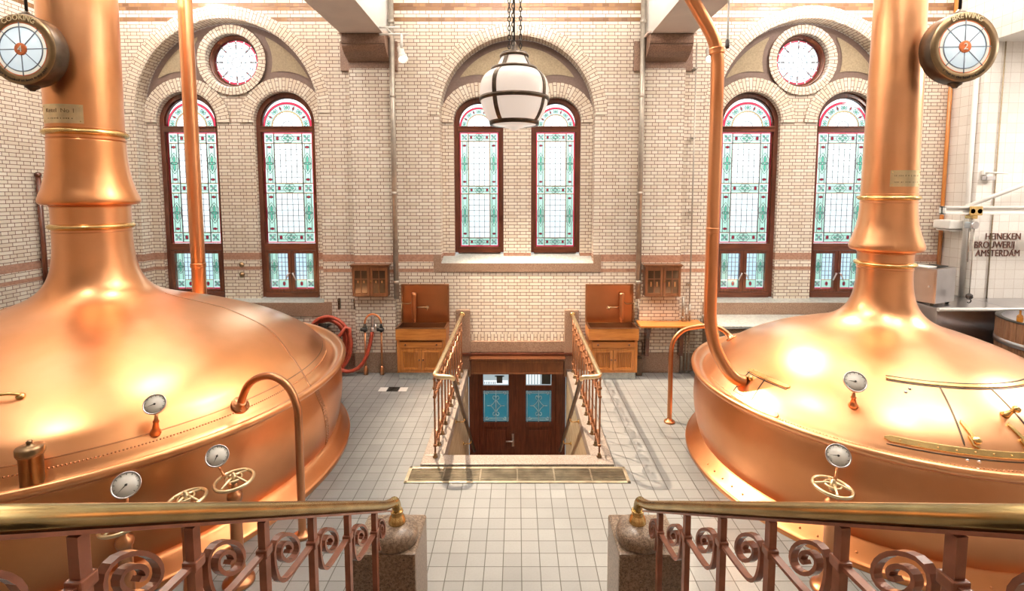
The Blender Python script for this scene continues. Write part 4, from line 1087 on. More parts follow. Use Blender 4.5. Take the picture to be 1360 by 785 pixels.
# ------------------------------------------------------------------ globe pendant
px, py = -.027, 4.60
T = thing('pendant_lamp', 'large white globe pendant lamp with dark bronze straps hung on chains', 'lamp', (px, py, 3.60))
gp = cat2([(.205,3.635),(.245,3.68),(.285,3.76),(.306,3.85),(.312,3.93),(.303,4.00),(.275,4.055),(.235,4.09),(.195,4.11),(.165,4.135),(.135,4.19),(.112,4.235)], 4)
m = MB(); m.lathe(gp, (px,py), 64); m.build('globe', 'opal', T)
m = MB(); m.lathe([(.20,3.635),(.20,3.625),(.12,3.612),(.05,3.590),(.02,3.572),(.001,3.57)], (px,py), 48); m.build('bottom_glass', 'opal', T)
for r, z0, z1, t in ((.212,3.622,3.672,.012),(.307,3.835,3.872,.008),(.196,4.098,4.128,.014),(.112,4.222,4.25,.016)):
    m = MB(); m.lathe([(r-.012,z0),(r+t,z0),(r+t+.004,(z0+z1)/2),(r+t,z1),(r-.012,z1)], (px,py), 64, caps=False); m.build('band', 'bronze', T)
for k in range(4):
    a = math.radians(-90-33+90*k); ca, sa = math.cos(a), math.sin(a); rows = []
    for r, z in gp:
        c = Vector((px+(r+.007)*ca, py+(r+.007)*sa, z)); b = Vector((-sa, ca, 0)); o_ = Vector((ca, sa, .0))
        rows.append([c+b*.02-o_*.008, c+b*.02, c-b*.02, c-b*.02-o_*.008])
    m = MB(); m.grid(rows, None, 0, False); m.build('strap', 'bronze', T)
m = MB(); m.lathe([(.125,4.25),(.12,4.262),(.07,4.275),(.03,4.285),(.03,4.33),(.018,4.34),(.014,4.36)], (px,py), 32); m.build('cap', 'bronze', T)
for k in range(3):
    a = math.radians(20+120*k); cx, cy = px+.06*math.cos(a), py+.06*math.sin(a); m = MB(); z = 4.27; i = 0
    while z < CEIL:
        pts = []
        for q in range(12):
            t = 2*PI*q/12; lx, lz = .011*math.cos(t), .024*math.sin(t)
            pts.append((cx+(lx if i % 2 else 0), cy+(0 if i % 2 else lx), z+.024+lz))
        m.tube(pts, .0048, 6, closed=True); z += .040; i += 1
    m.build('chain', 'iron', T)
m = MB(); m.tube([(px,py,4.33),(px,py,CEIL)], .007, 8); m.build('cord', 'iron', T)

# ------------------------------------------------------------------ scroll railings
def scroll_path(A, B, drop=.10):
    """C-scroll of one bay from the near post A to the far post B, both given at rail underside; one long bar curling into a spiral"""
    A, B = Vector(A), Vector(B); D = B-A; up = Vector((0,0,1))
    L = math.hypot(D.x, D.y)
    def P(u, v): return A + D*(u/L) + up*v
    cx, cz, rx, rz = .41*L, -drop-.008, .275*L, .061
    pts = [P(L, -drop), P(.72*L, -drop-.05), P(.44*L, -drop-.098), P(.30*L, -drop-.112), P(.20*L, -drop-.098), P(.145*L, -drop-.055), P(cx-rx, cz)]
    n = 34; tot = 2*PI*1.7
    for i in range(1, n+1):
        th = PI - tot*i/n; f = (1-i/n)**.85*.92+.10
        if i < 4: f = 1-.012*i
        pts.append(P(cx+rx*f*math.cos(th), cz+rz*f*math.sin(th)))
    return catmull(pts[:7], 4)[:-1] + pts[6:]

def front_railing(s):
    nm = 'left' if s < 0 else 'right'
    P0 = Vector((s*.691, 2.287, 1.496)); P5 = Vector((s*.851, .913, 2.378)); st = (P5-P0)/5
    T = thing('stair_railing', 'brown scrollwork railing with thick brass handrail in the %s foreground' % nm, 'railing', (P0.x, P0.y, P0.z-.95), 'foreground stair railings')
    end = P0-st*.78
    rail = [P5+st*2.0, P5, P0, P0-st*.45, end+Vector((0,0,.012)), end+Vector((s*-.008,.035,.0)), end+Vector((s*-.012,.062,-.04)), end+Vector((s*-.012,.07,-.10))]
    m = MB(); m.tube([rail[0], rail[1]] + catmull(rail[2:], 6), .0235, 20); m.build('handrail', 'brass_rail', T)
    foot = end+Vector((s*-.012,.07,-.10))
    m = MB(); m.lathe([(.03,.03),(.034,.02),(.03,.01),(.034,0),(.04,-.012),(.046,-.03),(.047,-.042),(.03,-.05)], n=28, axis=(0,0,1), org=foot); tag(m.build('rail_foot', 'brass', T), 'stepped brass foot of the handrail')
    low = Vector((0,0,-.030))
    m = MB(); a = P5+st*2+low; b = end+low+st*.1
    nrm = Vector((0,0,1)).cross(st).normalized()
    m.ribbon([a, b], nrm, .034, .008); m.build('rail_bar', 'brown_iron', T)
    und = Vector((0,0,-.034))
    for k in range(0, 8):
        p = P0+st*k+und; h = .86
        m = MB(); m.ribbon([p, p+Vector((0,0,-h))], nrm, .024, .024); m.build('baluster', 'brown_iron', T)
        m = MB(); q = p+Vector((0,0,-.10)); m.box(q.x-.018, q.x+.018, q.y-.02, q.y+.02, q.z-.014, q.z+.014, 0, .004); m.build('baluster_collar', 'brown_iron', T)
    for k in range(0, 7):
        m = MB(); m.ribbon(scroll_path(P0+st*(k+1)+und, P0+st*k+und), nrm, .022, .0105); m.build('scroll', 'brown_iron', T)
    m = MB(); m.ribbon([p_ for p_ in scroll_path(P0+und, P0-st*.62+und, .085)][14:], nrm, .022, .0095); m.build('scroll', 'brown_iron', T)
    # granite newel
    N = thing('stone_newel', 'speckled granite newel block under the end of the %s foreground handrail' % nm, 'newel', (s*.69, 2.63, 0), 'granite newel blocks')
    m = MB(); xa, xb = sorted((s*.53, s*.87)); m.box(xa, xb, 2.44, 2.77, 0, 1.13, 0, .014); m.build('block', 'granite_grey', N)
    cx, cy = foot.x+s*.012, foot.y-.01; z1 = foot.z-.04
    m = MB(); m.lathe([(.118,1.125),(.128,1.14),(.128,z1-.055),(.122,z1-.03),(.10,z1-.012),(.06,z1),(.001,z1+.002)], (cx,cy), 40); m.build('rounded_cap', 'granite_grey', N)
    # solid granite flight below (only its top is guessed from the slope of the rail)
for s in (-1, 1): front_railing(s)
m = MB(); y = 3.18; z = 0
for k in range(8):
    z += .17; m.box(-.52 if k < 4 else -.6, .52 if k < 4 else .6, y-.28-(.6 if k == 7 else 0), y, 0, z, 0, .008); y -= .26
m.box(-4.2, 4.2, -2.4, y-.02, 0, 1.36, 0, .01)
tag(m.build('stairs_front', 'granite_grey'), 'granite steps and landing the view is taken from', 'stairs', kind='structure')

def well_railing(s):
    nm = 'left' if s < 0 else 'right'; X = s*.925
    T = thing('stairwell_railing', 'slim brass and bronze scroll railing along the %s edge of the sunken stair' % nm, 'railing', (X, 6.8, .035), 'stairwell railings')
    zr = .975; y0, y1 = 5.37, 8.17
    m = MB(); path = [(X,y1+.03,zr),(X,y1-.3,zr),(X,6.5,zr),(X,y0+.16,zr),(X,y0+.07,zr),(X-s*.025,y0+.02,zr),(X-s*.07,y0,zr),(X-s*.13,y0,zr-.004),(X-s*.185,y0+.012,zr-.012),(X-s*.215,y0+.04,zr-.045)]
    m.tube(catmull(path, 6), .026, 16); m.build('handrail', 'pale_brass', T)
    m = MB(); xe = X-s*.215
    lower = [(xe,y0+.04,zr-.04),(xe,y0+.12,zr-.12),(xe,y0+.5,zr-.46),(xe,7.75,-1.10),(xe,7.9,-1.22)]
    m.tube(catmull(lower, 5), .024, 14); tag(m.build('lower_handrail', 'bronze', T), 'dark handrail running down into the stair')
    for yb in (6.45, 7.35):
        zb = zr-.46-(yb-y0-.5)*(.64+ .0)/1.0*1.0
        zb = zr-.46+( -1.10-(zr-.46))*(yb-y0-.5)/(7.75-y0-.5)
        m = MB(); m.tube([(s*OPX,yb,zb-.07),(xe+s*.03,yb,zb-.075),(xe,yb,zb-.055),(xe,yb,zb)], .009, 8); m.lathe([(.028,0),(.028,.01),(.012,.016)], n=14, axis=(-s,0,0), org=(s*OPX,yb,zb-.07)); m.build('rail_bracket', 'brass', T)
    m = MB(); m.lathe([(.045,0),(.045,.012),(.03,.02)], n=18, axis=(0,-1,0), org=(X,y1+.03,zr)); m.build('wall_flange', 'brass', T)
    n = 10; ys = [y0+.02+(y1-.12-y0)*k/n for k in range(n+1)]
    m = MB(); m.ribbon([(X,y0,zr-.032),(X,y1,zr-.032)], (1,0,0), .028, .008)
    m.ribbon([(X,y0+.02,.17),(X,y1,.17)], (1,0,0), .022, .010); m.build('rail_bar', 'bronze_iron', T)
    for k, yy in enumerate(ys):
        m = MB(); m.tube([(X,yy,zr-.035),(X,yy,.075)], .011, 8)
        for zz in (.17, zr-.14, zr-.24): m.lathe([(.011,-.018),(.019,-.012),(.021,0),(.019,.012),(.011,.018)], n=10, axis=(0,0,1), org=(X,yy,zz))
        b = m.build('baluster', 'bronze_iron', T)
        m = MB(); m.lathe([(.030,.036),(.030,.044),(.017,.052),(.020,.068),(.014,.08),(.011,.088)], (X,yy), 14); m.build('foot', 'bronze_face', b)
    for ya, yb in zip(ys[:-1], ys[1:]):
        m = MB(); m.ribbon(scroll_path((X,ya,zr-.036), (X,yb,zr-.036), .12), (1,0,0), .018, .009); m.build('scroll', 'bronze_iron', T)
        m = MB(); q = [(X, ya+(yb-ya)*u, z) for u, z in ((.05,.18),(.2,.26),(.42,.30),(.6,.27),(.62,.22),(.5,.195),(.4,.215),(.44,.245))]
        m.ribbon(catmull(q, 4), (1,0,0), .016, .008); m.build('foot_scroll', 'bronze_iron', T)
for s in (-1, 1): well_railing(s)

# floor grate
T = thing('floor_grate', 'long slotted metal floor grate in front of the stair opening', 'grate', (0, 5.08, 0))
m = MB(); gx0, gx1, gy0, gy1 = -1.18, 1.18, 4.935, 5.235
for a in ((gx0,gx1,gy0,gy0+.03),(gx0,gx1,gy1-.03,gy1),(gx0,gx0+.035,gy0,gy1),(gx1-.035,gx1,gy0,gy1)): m.box(*a, .0, .012, 0, .003)
m.build('frame', 'grate_frame', T)
m = MB(); m.box(gx0+.03, gx1-.03, gy0+.028, gy1-.028, .001, .003); m.build('gutter', 'black', T)
m = MB()
for k in range(9): yy = gy0+.045+k*.0262; m.box(gx0+.035, gx1-.035, yy-.0075, yy+.0075, .003, .011)
for k in range(1, 6): xx = gx0+(gx1-gx0)*k/6; m.box(xx-.008, xx+.008, gy0+.03, gy1-.03, .003, .0115)
m.build('slats', 'grate_metal', T)
T = thing('floor_drain', 'small dark square floor drain between two pale tiles', 'drain', (-1.905, 7.42, 0))
for q in ((-2.12,-2.0),(-1.81,-1.69)): m = MB(); m.box(*q,7.345,7.495,0,.003); m.build('pale_tile', 'white_paint', T)
m = MB(); m.box(-1.99,-1.82,7.34,7.50,.0,.004); m.build('drain_pit', 'black', T)
m = MB()
for k in range(6): m.box(-1.985+.03*k,-1.972+.03*k,7.345,7.495,.004,.008)
m.build('drain_bars', 'iron', T)

# ------------------------------------------------------------------ sinks along the back wall
def sink(s):
    nm = 'left' if s < 0 else 'right'
    cx = s*1.545; w = .39; yf = 7.82; yb = WY
    T = thing('sink_cabinet', 'orange oak sink cabinet with copper splashback %s of the stair opening' % nm, 'sink cabinet', (cx, yf, 0), 'oak sink cabinets')
    m = MB(); m.box(cx-w+.02, cx+w-.02, yf+.03, yb-.03, 0, .115, 0, .004)
    m.build('tiled_base', 'sand' if False else 'marble', T)
    m = MB()
    m.box(cx-w, cx-w+.05, yf, yf+.04, .115, .66, 0, .004); m.box(cx+w-.05, cx+w, yf, yf+.04, .115, .66, 0, .004)
    m.box(cx-w, cx+w, yf+.002, yf+.04, .115, .15, 0, .004); m.box(cx-w, cx+w, yf+.002, yf+.04, .49, .52, 0, .004)
    for q in (-1, 1): m.box(cx+q*w-(.0 if q < 0 else .025), cx+q*w+(.025 if q < 0 else 0), yf+.04, yb-.03, .115, .66, 0, .004)
    m.box(cx-w+.02, cx+w-.02, yf+.05, yf+.06, .12, .66)
    m.build('carcass', 'oak', T)
    m = MB(); m.box(cx-w+.052, cx+w-.052, yf-.006, yf+.03, .525, .625, 0, .006); d = m.build('drawer_front', 'oak_x', T)
    for q in (-1, 1):
        m = MB(); m.lathe([(.012,0),(.010,.012),(.016,.02),(.014,.03),(.001,.033)], n=12, axis=(0,-1,0), org=(cx+q*.25, yf-.006, .58)); m.build('drawer_knob', 'brownwood', d)
    for q in (-1, 1):
        x0, x1 = sorted((cx+q*.004, cx+q*(w-.052))); m = MB()
        m.box(x0, x0+.05, yf-.004, yf+.03, .152, .488, 0, .004); m.box(x1-.05, x1, yf-.004, yf+.03, .152, .488, 0, .004)
        m.box(x0+.05, x1-.05, yf-.004, yf+.03, .152, .195, 0, .004); m.box(x0+.05, x1-.05, yf-.004, yf+.03, .445, .488, 0, .004)
        nb = 7; bw = (x1-x0-.10)/nb
        for k in range(nb): m.box(x0+.05+bw*k+.0045, x0+.05+bw*(k+1)-.0045, yf+.010, yf+.025, .19, .45, 0, .004)
        dd = m.build('cabinet_door', 'oak', T)
        m = MB(); m.lathe([(.010,0),(.009,.012),(.014,.02),(.001,.028)], n=12, axis=(0,-1,0), org=(cx+q*.03, yf-.004, .33)); m.build('knob', 'brownwood', dd)
    # copper lined trough with a timber front
    m = MB(); zt, zb = .845, .655; x0, x1 = cx-w-.015, cx+w+.015; y0 = yf-.03; y1 = yb-.06; t = .03
    m.box(x0, x1, y0, y0+t, zb, zt, 0, .01); m.box(x0, x0+t, y0+t, y1, zb, zt, 0, .008); m.box(x1-t, x1, y0+t, y1, zb, zt, 0, .008); m.box(x0+t, x1-t, y1-t, y1, zb, zt, 0, .008)
    b = m.build('trough', 'oak_x', T)
    m = MB(); m.box(x0+t, x1-t, y0+t, y1-t, zb+.02, zb+.03)
    for a in ((x0+t,x0+t+.004,y0+t,y1-t),(x1-t-.004,x1-t,y0+t,y1-t),(x0+t,x1-t,y0+t,y0+t+.004),(x0+t,x1-t,y1-t-.004,y1-t)): m.box(*a, zb+.02, zt+.004)
    for a in ((x0-.004,x1+.004,y0-.004,y0+t+.004),(x0-.004,x0+t+.004,y0,y1),(x1-t-.004,x1+.004,y0,y1)): m.box(*a, zt, zt+.008, 0, .003)
    m.build('copper_lining', 'copper_dark', b)
    m = MB(); m.box(cx-.39, cx+.39, yb-.028, yb-.004, .80, 1.475, 0); sp = m.build('splashback', 'copper_pipe' if False else 'copper_old', T)
    m = MB()
    m.box(cx-.40, cx+.40, yb-.036, yb-.002, 1.465, 1.49, 0, .004)
    for q in (-1, 1): m.box(cx+q*.39-.012, cx+q*.39+.012, yb-.036, yb-.002, .84, 1.47, 0, .004)
    m.build('splash_trim', 'bronze_iron', sp)
    # fat copper spout with side tap and cross handles
    fx = cx-.17 if s < 0 else cx+.19; m = MB()
    m.lathe([(.02,.90),(.034,.92),(.036,.95),(.042,1.02),(.043,1.30),(.046,1.31),(.046,1.34),(.038,1.36),(.001,1.365)], (fx, yb-.11), 20)
    m.tube([(fx,yb-.11,.93),(fx+.004,yb-.115,.86)], .022, 12)
    fa = m.build('spout', 'copper_old', T)
    m = MB(); q = s
    m.tube([(fx,yb-.10,1.11),(fx+.22*(1 if s < 0 else -1),yb-.10,1.11),(fx+.22*(1 if s < 0 else -1),yb-.03,1.11)], .012, 8)
    hx = fx+.22*(1 if s < 0 else -1)
    m.lathe([(.012,0),(.022,.01),(.022,.04),(.012,.05),(.012,.08)], n=12, axis=(0,-1,0), org=(hx,yb-.08,1.11))
    m.tube([(hx-.035,yb-.16,1.11),(hx+.035,yb-.16,1.11)], .007, 8); m.tube([(hx,yb-.16,1.075),(hx,yb-.16,1.145)], .007, 8)
    ex = fx-.215*(1 if s < 0 else -1)
    m.tube(catmull([(fx,yb-.11,1.25),(fx+(ex-fx)*.3,yb-.11,1.18),(fx+(ex-fx)*.6,yb-.10,1.17),(ex,yb-.08,1.18)], 4), .011, 8)
    m.tube([(ex,yb-.08,1.20),(ex,yb-.08,.72)], .010, 8)
    m.build('tap_pipes', 'bronze_face', fa)
for s in (-1, 1): sink(s)

def wall_cabinet(s):
    nm = 'left' if s < 0 else 'right'; cx = s*2.40 if s < 0 else 2.375; w = .29; z0, z1 = 1.325, 1.825; yf = PY-.15
    T = thing('wall_cabinet', 'small brown two-door glazed cabinet hung on the %s brick pilaster' % nm, 'wall cabinet', (cx, PY, z0), 'small glazed wall cabinets')
    m = MB(); m.box(cx-w, cx+w, yf+.025, PY-.004, z0, z1, 0, .005); m.build('body', 'brownwood', T)
    m = MB(); m.box(cx-w-.03, cx+w+.03, yf-.015, PY-.004, z1, z1+.022, 0, .006); m.box(cx-w-.015, cx+w+.015, yf, PY-.004, z1-.02, z1, 0, .005); m.build('cornice', 'brownwood', T)
    for q in (-1, 1):
        x0, x1 = sorted((cx+q*.003, cx+q*w)); m = MB(); f = .042
        m.box(x0, x0+f, yf, yf+.024, z0, z1-.02, 0, .004); m.box(x1-f, x1, yf, yf+.024, z0, z1-.02, 0, .004)
        m.box(x0+f, x1-f, yf, yf+.024, z0, z0+.055, 0, .004); m.box(x0+f, x1-f, yf, yf+.024, z1-.075, z1-.02, 0, .004)
        m.box((x0+x1)/2-.006, (x0+x1)/2+.006, yf+.002, yf+.02, z0+.05, z1-.07); m.box(x0+f, x1-f, yf+.002, yf+.02, (z0+z1)/2+.03, (z0+z1)/2+.042)
        d = m.build('cabinet_door', 'brownwood', T)
        m = MB(); m.box(x0+f-.004, x1-f+.004, yf+.012, yf+.017, z0+.05, z1-.07); m.build('pane', 'darkglass', d)
        for kx in (.33, .67):
            m = MB(); xx = x0+(x1-x0)*kx; m.box(xx-.012, xx+.012, yf+.006, yf+.011, z0+(.16 if s > 0 else .22), z0+.24 + (0 if s > 0 else .02), 0, .003)
            m.build('inner_tag', 'bronze_face', d)
    m = MB(); m.lathe([(.008,0),(.008,.01),(.012,.014),(.001,.022)], n=10, axis=(0,-1,0), org=(cx+.02, yf, (z0+z1)/2)); m.build('knob', 'brass', T)
for s in (-1, 1): wall_cabinet(s)

# shelf
T = thing('wall_shelf', 'brown wooden wall shelf on dark red brackets right of the right sink', 'shelf', (2.45, WY, .87))
m = MB(); m.prism([(1.99,WY-.03),(3.03,WY-.03),(3.03,7.80),(1.975,7.80)], lambda x, y: (x, y, .855), lambda x, y: (x, y, .885)); m.build('board', 'oak_x', T)
for bx in (2.14, 2.70):
    m = MB(); y1 = (PY-.03) if bx < 2.7 else (PY-.03)
    m.prism([(y1,.852),(y1-.27,.852),(y1-.20,.80),(y1-.13,.62),(y1-.10,.32),(y1,.32)], lambda y, z: (bx-.03, y, z), lambda y, z: (bx+.03, y, z)); m.build('bracket', 'mahogany', T)
# small radiator-like pipes and cluster by the shelf
for k, (xx, za, zb, r) in enumerate(((2.74,.02,1.30,.020),(2.80,.02,1.12,.014),(2.855,.02,1.18,.016))):
    m = MB(); m.tube([(xx,PY-.055+.0,za),(xx,PY-.055,.84)], r, 10); m.tube([(xx,PY-.055,.895),(xx,PY-.055,zb)], r, 10); m.lathe([(r*1.3,-.02),(r*1.5,0),(r*1.3,.02)], n=12, axis=(0,0,1), org=(xx,PY-.055,.95+.06*k))
    tag(m.build('riser_pipe', 'galv'), ('thickest','thinnest','outermost')[k]+' of the three short grey pipes passing behind the wall shelf', 'pipe', 'short pipes behind the shelf')
m = MB(); m.box(1.96, 2.06, 7.98, 8.12, .0, .30, 0, .01); m.tube(catmull([(1.97,8.05,.30),(1.97,8.05,.52),(2.0,8.05,.56),(2.05,8.05,.56),(2.07,8.05,.52),(2.07,8.05,.34)], 4), .012, 8)
tag(m.build('drain_trap', 'bronze'), 'dark drain trap with bent pipe between right sink and shelf', 'drain trap')

T = thing('stone_ledge', 'low grey stone ledge with pale top behind the right kettle under the window', 'ledge', (3.9, 7.85, 0))
m = MB(); m.box(3.12, 5.2, 7.50, WY-.03, 0, .93, 0, .01); m.build('body', 'granite_grey', T)
m = MB(); m.box(3.10, 5.22, 7.47, WY-.03, .931, .975, 0, .008); m.build('top_slab', 'marble', T)
# hose and standpipes
def coil(cx, cz, y, turns):
    pts = []
    for k in range(turns):
        rx = .27+.026*k*.8+random.uniform(-.012,.012); rz = .33+.022*k
        for q in range(20):
            a = PI*.5+2*PI*q/20
            f = q/20
            pts.append((cx+rx*math.cos(a)+.01*k, y-.03*(k % 3)-.012*k, cz-(rz-.34)*.2+(rz*math.sin(a) if math.sin(a) > 0 else rz*1.15*math.sin(a))))
    return pts
T = thing('coiled_hose', 'thick red rubber hose hung in a coil behind the left kettle rim', 'hose', (-3.1, 8.1, .12))
m = MB(); pts = coil(-3.16, .56, WY-.10, 6)
tail = [(-2.97,8.0,.12),(-2.80,7.98,.075),(-2.62,7.99,.13),(-2.50,8.02,.30),(-2.43,8.05,.55),(-2.395,8.06,.74)]
m.tube(catmull(pts[:-2]+[(-3.25,7.99,.20)]+tail, 2), .032, 12); m.build('hose', 'rubber_red', T)
m = MB(); m.lathe([(.036,-.03),(.04,-.01),(.04,.03),(.03,.04)], n=14, axis=(.12,0,1), org=(-2.392,8.06,.76)); m.build('coupling', 'steel', T)
m = MB(); m.box(-3.26,-3.14,WY-.25,WY-.002,.79,.815,0,.005); m.box(-3.26,-3.14,WY-.26,WY-.24,.79,.88,0,.005)
tag(m.build('hose_hook', 'iron'), 'iron wall hook carrying the coiled red hose', 'hook')
T = thing('hose_standpipe', 'pair of copper standpipes joined by an arch with black valves at the left pilaster', 'standpipe', (-2.37, 8.05, 0))
for xx in (-2.515, -2.245):
    m = MB(); m.tube([(xx,8.05,.0),(xx,8.05,.74)], .017, 10); m.lathe([(.036,0),(.036,.10),(.026,.12),(.018,.15)], (xx,8.05), 16); m.build('riser', 'copper_old', T)
    m = MB(); m.lathe([(.02,.72),(.034,.74),(.036,.80),(.024,.83),(.02,.86)], (xx,8.05), 16); m.tube([(xx-.055,8.0,.775),(xx+.055,8.0,.775)], .028, 10); m.tube([(xx,8.05,.775),(xx,7.98,.775)], .016, 8); m.build('valve', 'black', T)
m = MB(); m.tube([(-2.38+.135*math.cos(PI*k/20), 8.05, .86+.16*math.sin(PI*k/20)) for k in range(21)], .0165, 12); m.build('arch', 'copper_pipe', T)
m = MB(); m.lathe([(.02,-.20),(.03,-.19),(.026,-.12),(.022,-.02),(.03,0)], n=14, axis=(0,0,1), org=(-2.385,8.06,1.0)); m.tube([(-2.33,8.05,.86),(-2.33,8.02,.76)], .018, 8); m.build('outlet', 'steel', T)

# wall downpipes and conduit
for s, nm in ((-1,'left'), (1,'right')):
    x = s*1.985; T = thing('downpipe', 'long grey downpipe running down the wall %s of the middle window bay' % nm, 'pipe', (x, PY, 1.3), 'grey downpipes')
    m = MB(); m.tube([(x,PY-.09,CEIL),(x,PY-.09,1.28)], .042, 16); m.build('pipe_run', 'galv', T)
    for z in (1.55, 3.0, 4.55, 5.7):
        m = MB(); m.lathe([(.042,-.03),(.050,-.025),(.050,.025),(.042,.03)], n=18, axis=(0,0,1), org=(x,PY-.09,z)); m.box(x-.012,x+.012,PY-.05,WY-.003,z-.012,z+.012); m.build('pipe_clamp', 'galv', T)
m = MB(); m.tube([(2.86,PY-.02,5.4),(2.86,PY-.02,1.0)], .012, 8)
for z in (1.5,2.7,3.9,5.0): m.box(2.835,2.885,PY-.03,WY-.002,z-.012,z+.012)
tag(m.build('conduit', 'galv'), 'thin grey conduit on the brick beside the right pilaster', 'conduit')
m = MB(); m.tube([(XL+.06,7.50,3.27),(XL+.06,7.50,1.2)], .035, 12); m.lathe([(.035,3.25),(.045,3.26),(.045,3.30),(.02,3.32)], (XL+.06,7.50), 14)
for z in (2.9, 2.0): m.box(XL+.002, XL+.06, 7.485, 7.515, z-.015, z+.015)
tag(m.build('wall_pipe', 'mahogany'), 'dark brown upright pipe on the left side wall behind the kettle chimney', 'pipe')
for k, z in enumerate((1.78, 1.61)):
    m = MB(); m.lathe([(.045,0),(.045,.012),(.03,.02),(.028,.03),(.001,.034)], n=18, axis=(0,-1,0), org=(-4.75,TY-.002,z))
    tag(m.build('brass_stopper', 'bronze_face'), ('upper','lower')[k]+' round brass stopper on the brick pier between the left windows', 'stopper')
for k, (x, nm) in enumerate(((-2.99,'farther from'), (-2.725,'nearer to'))):
    m = MB(); m.box(x-.018, x+.018, WY-.05, WY-.002, 1.06, 1.25, 0, .006); m.tube([(x,WY-.05,1.22),(x,WY-.09,1.22)], .008, 8)
    tag(m.build('wall_bracket', 'bronze'), 'small dark upright wall bracket %s the left pilaster under the cabinet' % nm, 'bracket')

# track spotlights
def spot(c, aim, label, pole):
    c = Vector(c); A = (Vector(aim)-c).normalized()
    T = thing('spotlight', label, 'spotlight', tuple(c))
    m = MB(); m.lathe([(.03,-.20),(.045,-.19),(.05,-.12),(.045,-.05),(.065,-.02),(.075,.06),(.07,.06),(.055,.0),(.001,-.005)], n=20, axis=A, org=c); m.build('lamp_head', 'white_paint', T)
    m = MB(); m.lathe([(.001,.05),(.03,.047),(.052,.035),(.056,.012)], n=20, axis=A, org=c); m.build('bulb', 'bulb', T)
    m = MB()
    for a, b, r in pole: m.tube([a, b], r, 8)
    m.build('bracket', 'white_paint', T)
SL = Vector((-1.70,7.55,5.02)); SR = Vector((2.86,7.55,5.02))
spot(SL, (-1.55,7.3,4.6), 'white spotlight on a bracket at the left ceiling beam', [((-2.05,7.6,5.36),(-1.62,7.6,5.36),.018),((-2.05,7.6,5.46),(-1.75,7.6,5.46),.014),((-1.72,7.6,5.36),(-1.72,7.58,5.15),.02),((-1.95,7.6,5.46),(-1.85,7.6,5.36),.012)])
spot(SR, (2.8,7.2,4.6), 'white spotlight below the right ceiling beam beside the copper pipe', [((2.70,7.6,5.46),(2.86,7.6,5.46),.014),((2.86,7.6,5.46),(2.86,7.58,5.2),.014)])
m = MB(); m.tube([(2.47,6.0,5.44),(2.47,6.0,4.80)], .012, 10); m.lathe([(.016,4.70),(.024,4.72),(.024,4.79),(.012,4.81)], (2.47,6.0), 12, 1)
tag(m.build('hanging_rod', ['white_paint','black']), 'thin white rod with black tip hanging from the right beam', 'rod')

# ------------------------------------------------------------------ right-hand corner
CT = 1.37
T = thing('steel_counter', 'long stainless counter along the lettered tile wall', 'counter', (7.8, 7.3, 0))
m = MB(); m.box(5.95, 9.8, 7.0, AY-.005, 0, CT-.03, 0, .01) if False else m.box(7.06, 9.8, 7.02, AY-.005, 0, CT-.03, 0, .01); m.box(6.02, 7.06, 7.02, 8.1, 0, CT-.03, 0, .01); m.build('body', 'steel', T)
m = MB(); m.box(7.06, 9.8, 6.99, AY-.003, CT-.03, CT, 0, .008); m.box(6.0, 7.06, 6.99, 8.12, CT-.03, CT, 0, .008) if False else m.box(6.0, 7.045, 6.99, 8.12, CT-.03, CT, 0, .008); m.build('worktop', 'steel', T)
m = MB(); m.tube([(6.0,6.975,CT-.02),(9.8,6.975,CT-.02)], .028, 12); m.build('front_rail', 'white_paint', T)
# steel cabinet standing askew on the counter
ca = math.radians(24); bx, by = 6.02, 7.06
def RB(u, v, z): return Vector((bx+u*math.cos(ca)-v*math.sin(ca), by+u*math.sin(ca)+v*math.cos(ca), z))
T = thing('steel_cabinet', 'grey stainless box cabinet standing askew on the counter beside the tiled corner', 'cabinet', (bx, by, CT))
def rbox(mb, u0, u1, v0, v1, z0, z1, bev=.008):
    bm = bmesh.new(); bmesh.ops.create_cube(bm, size=1)
    for v in bm.verts: v.co = Vector(((u0+u1)/2+v.co.x*(u1-u0), (v0+v1)/2+v.co.y*(v1-v0), (z0+z1)/2+v.co.z*(z1-z0)))
    bmesh.ops.bevel(bm, geom=bm.edges[:], offset=bev, segments=2, affect='EDGES')
    mb.addbm(bm, 0, False, Matrix(((math.cos(ca),-math.sin(ca),0,bx),(math.sin(ca),math.cos(ca),0,by),(0,0,1,0),(0,0,0,1))))
m = MB(); rbox(m, 0, .50, 0, .46, CT+.04, CT+.53); m.build('body', 'steel', T)
m = MB(); rbox(m, -.01, .51, -.01, .47, CT+.53, CT+.545, .004); m.build('lid', 'steel', T)
m = MB(); rbox(m, -.012, .0, .02, .44, CT+.07, CT+.51, .004); d = m.build('cabinet_door', 'steel', T)
m = MB(); rbox(m, -.03, -.01, .07, .09, CT+.27, CT+.30, .004); m.build('latch', 'white_paint', d)
for u in (.06, .44):
    for v in (.06, .40): m = MB(); rbox(m, u-.02, u+.02, v-.02, v+.02, CT+.001, CT+.045, .003); m.build('foot', 'black', T)
m = MB(); rbox(m, -.02, .20, .10, .40, CT+.546, CT+.565, .004); o = tag(m.build('clipboard', 'white_paint'), 'flat pale clipboard lying on the steel cabinet', 'clipboard')
m = MB(); rbox(m, .22, .46, .08, .30, CT+.546, CT+.560, .003); tag(m.build('tray', 'black'), 'thin dark tray lying on the steel cabinet', 'tray')
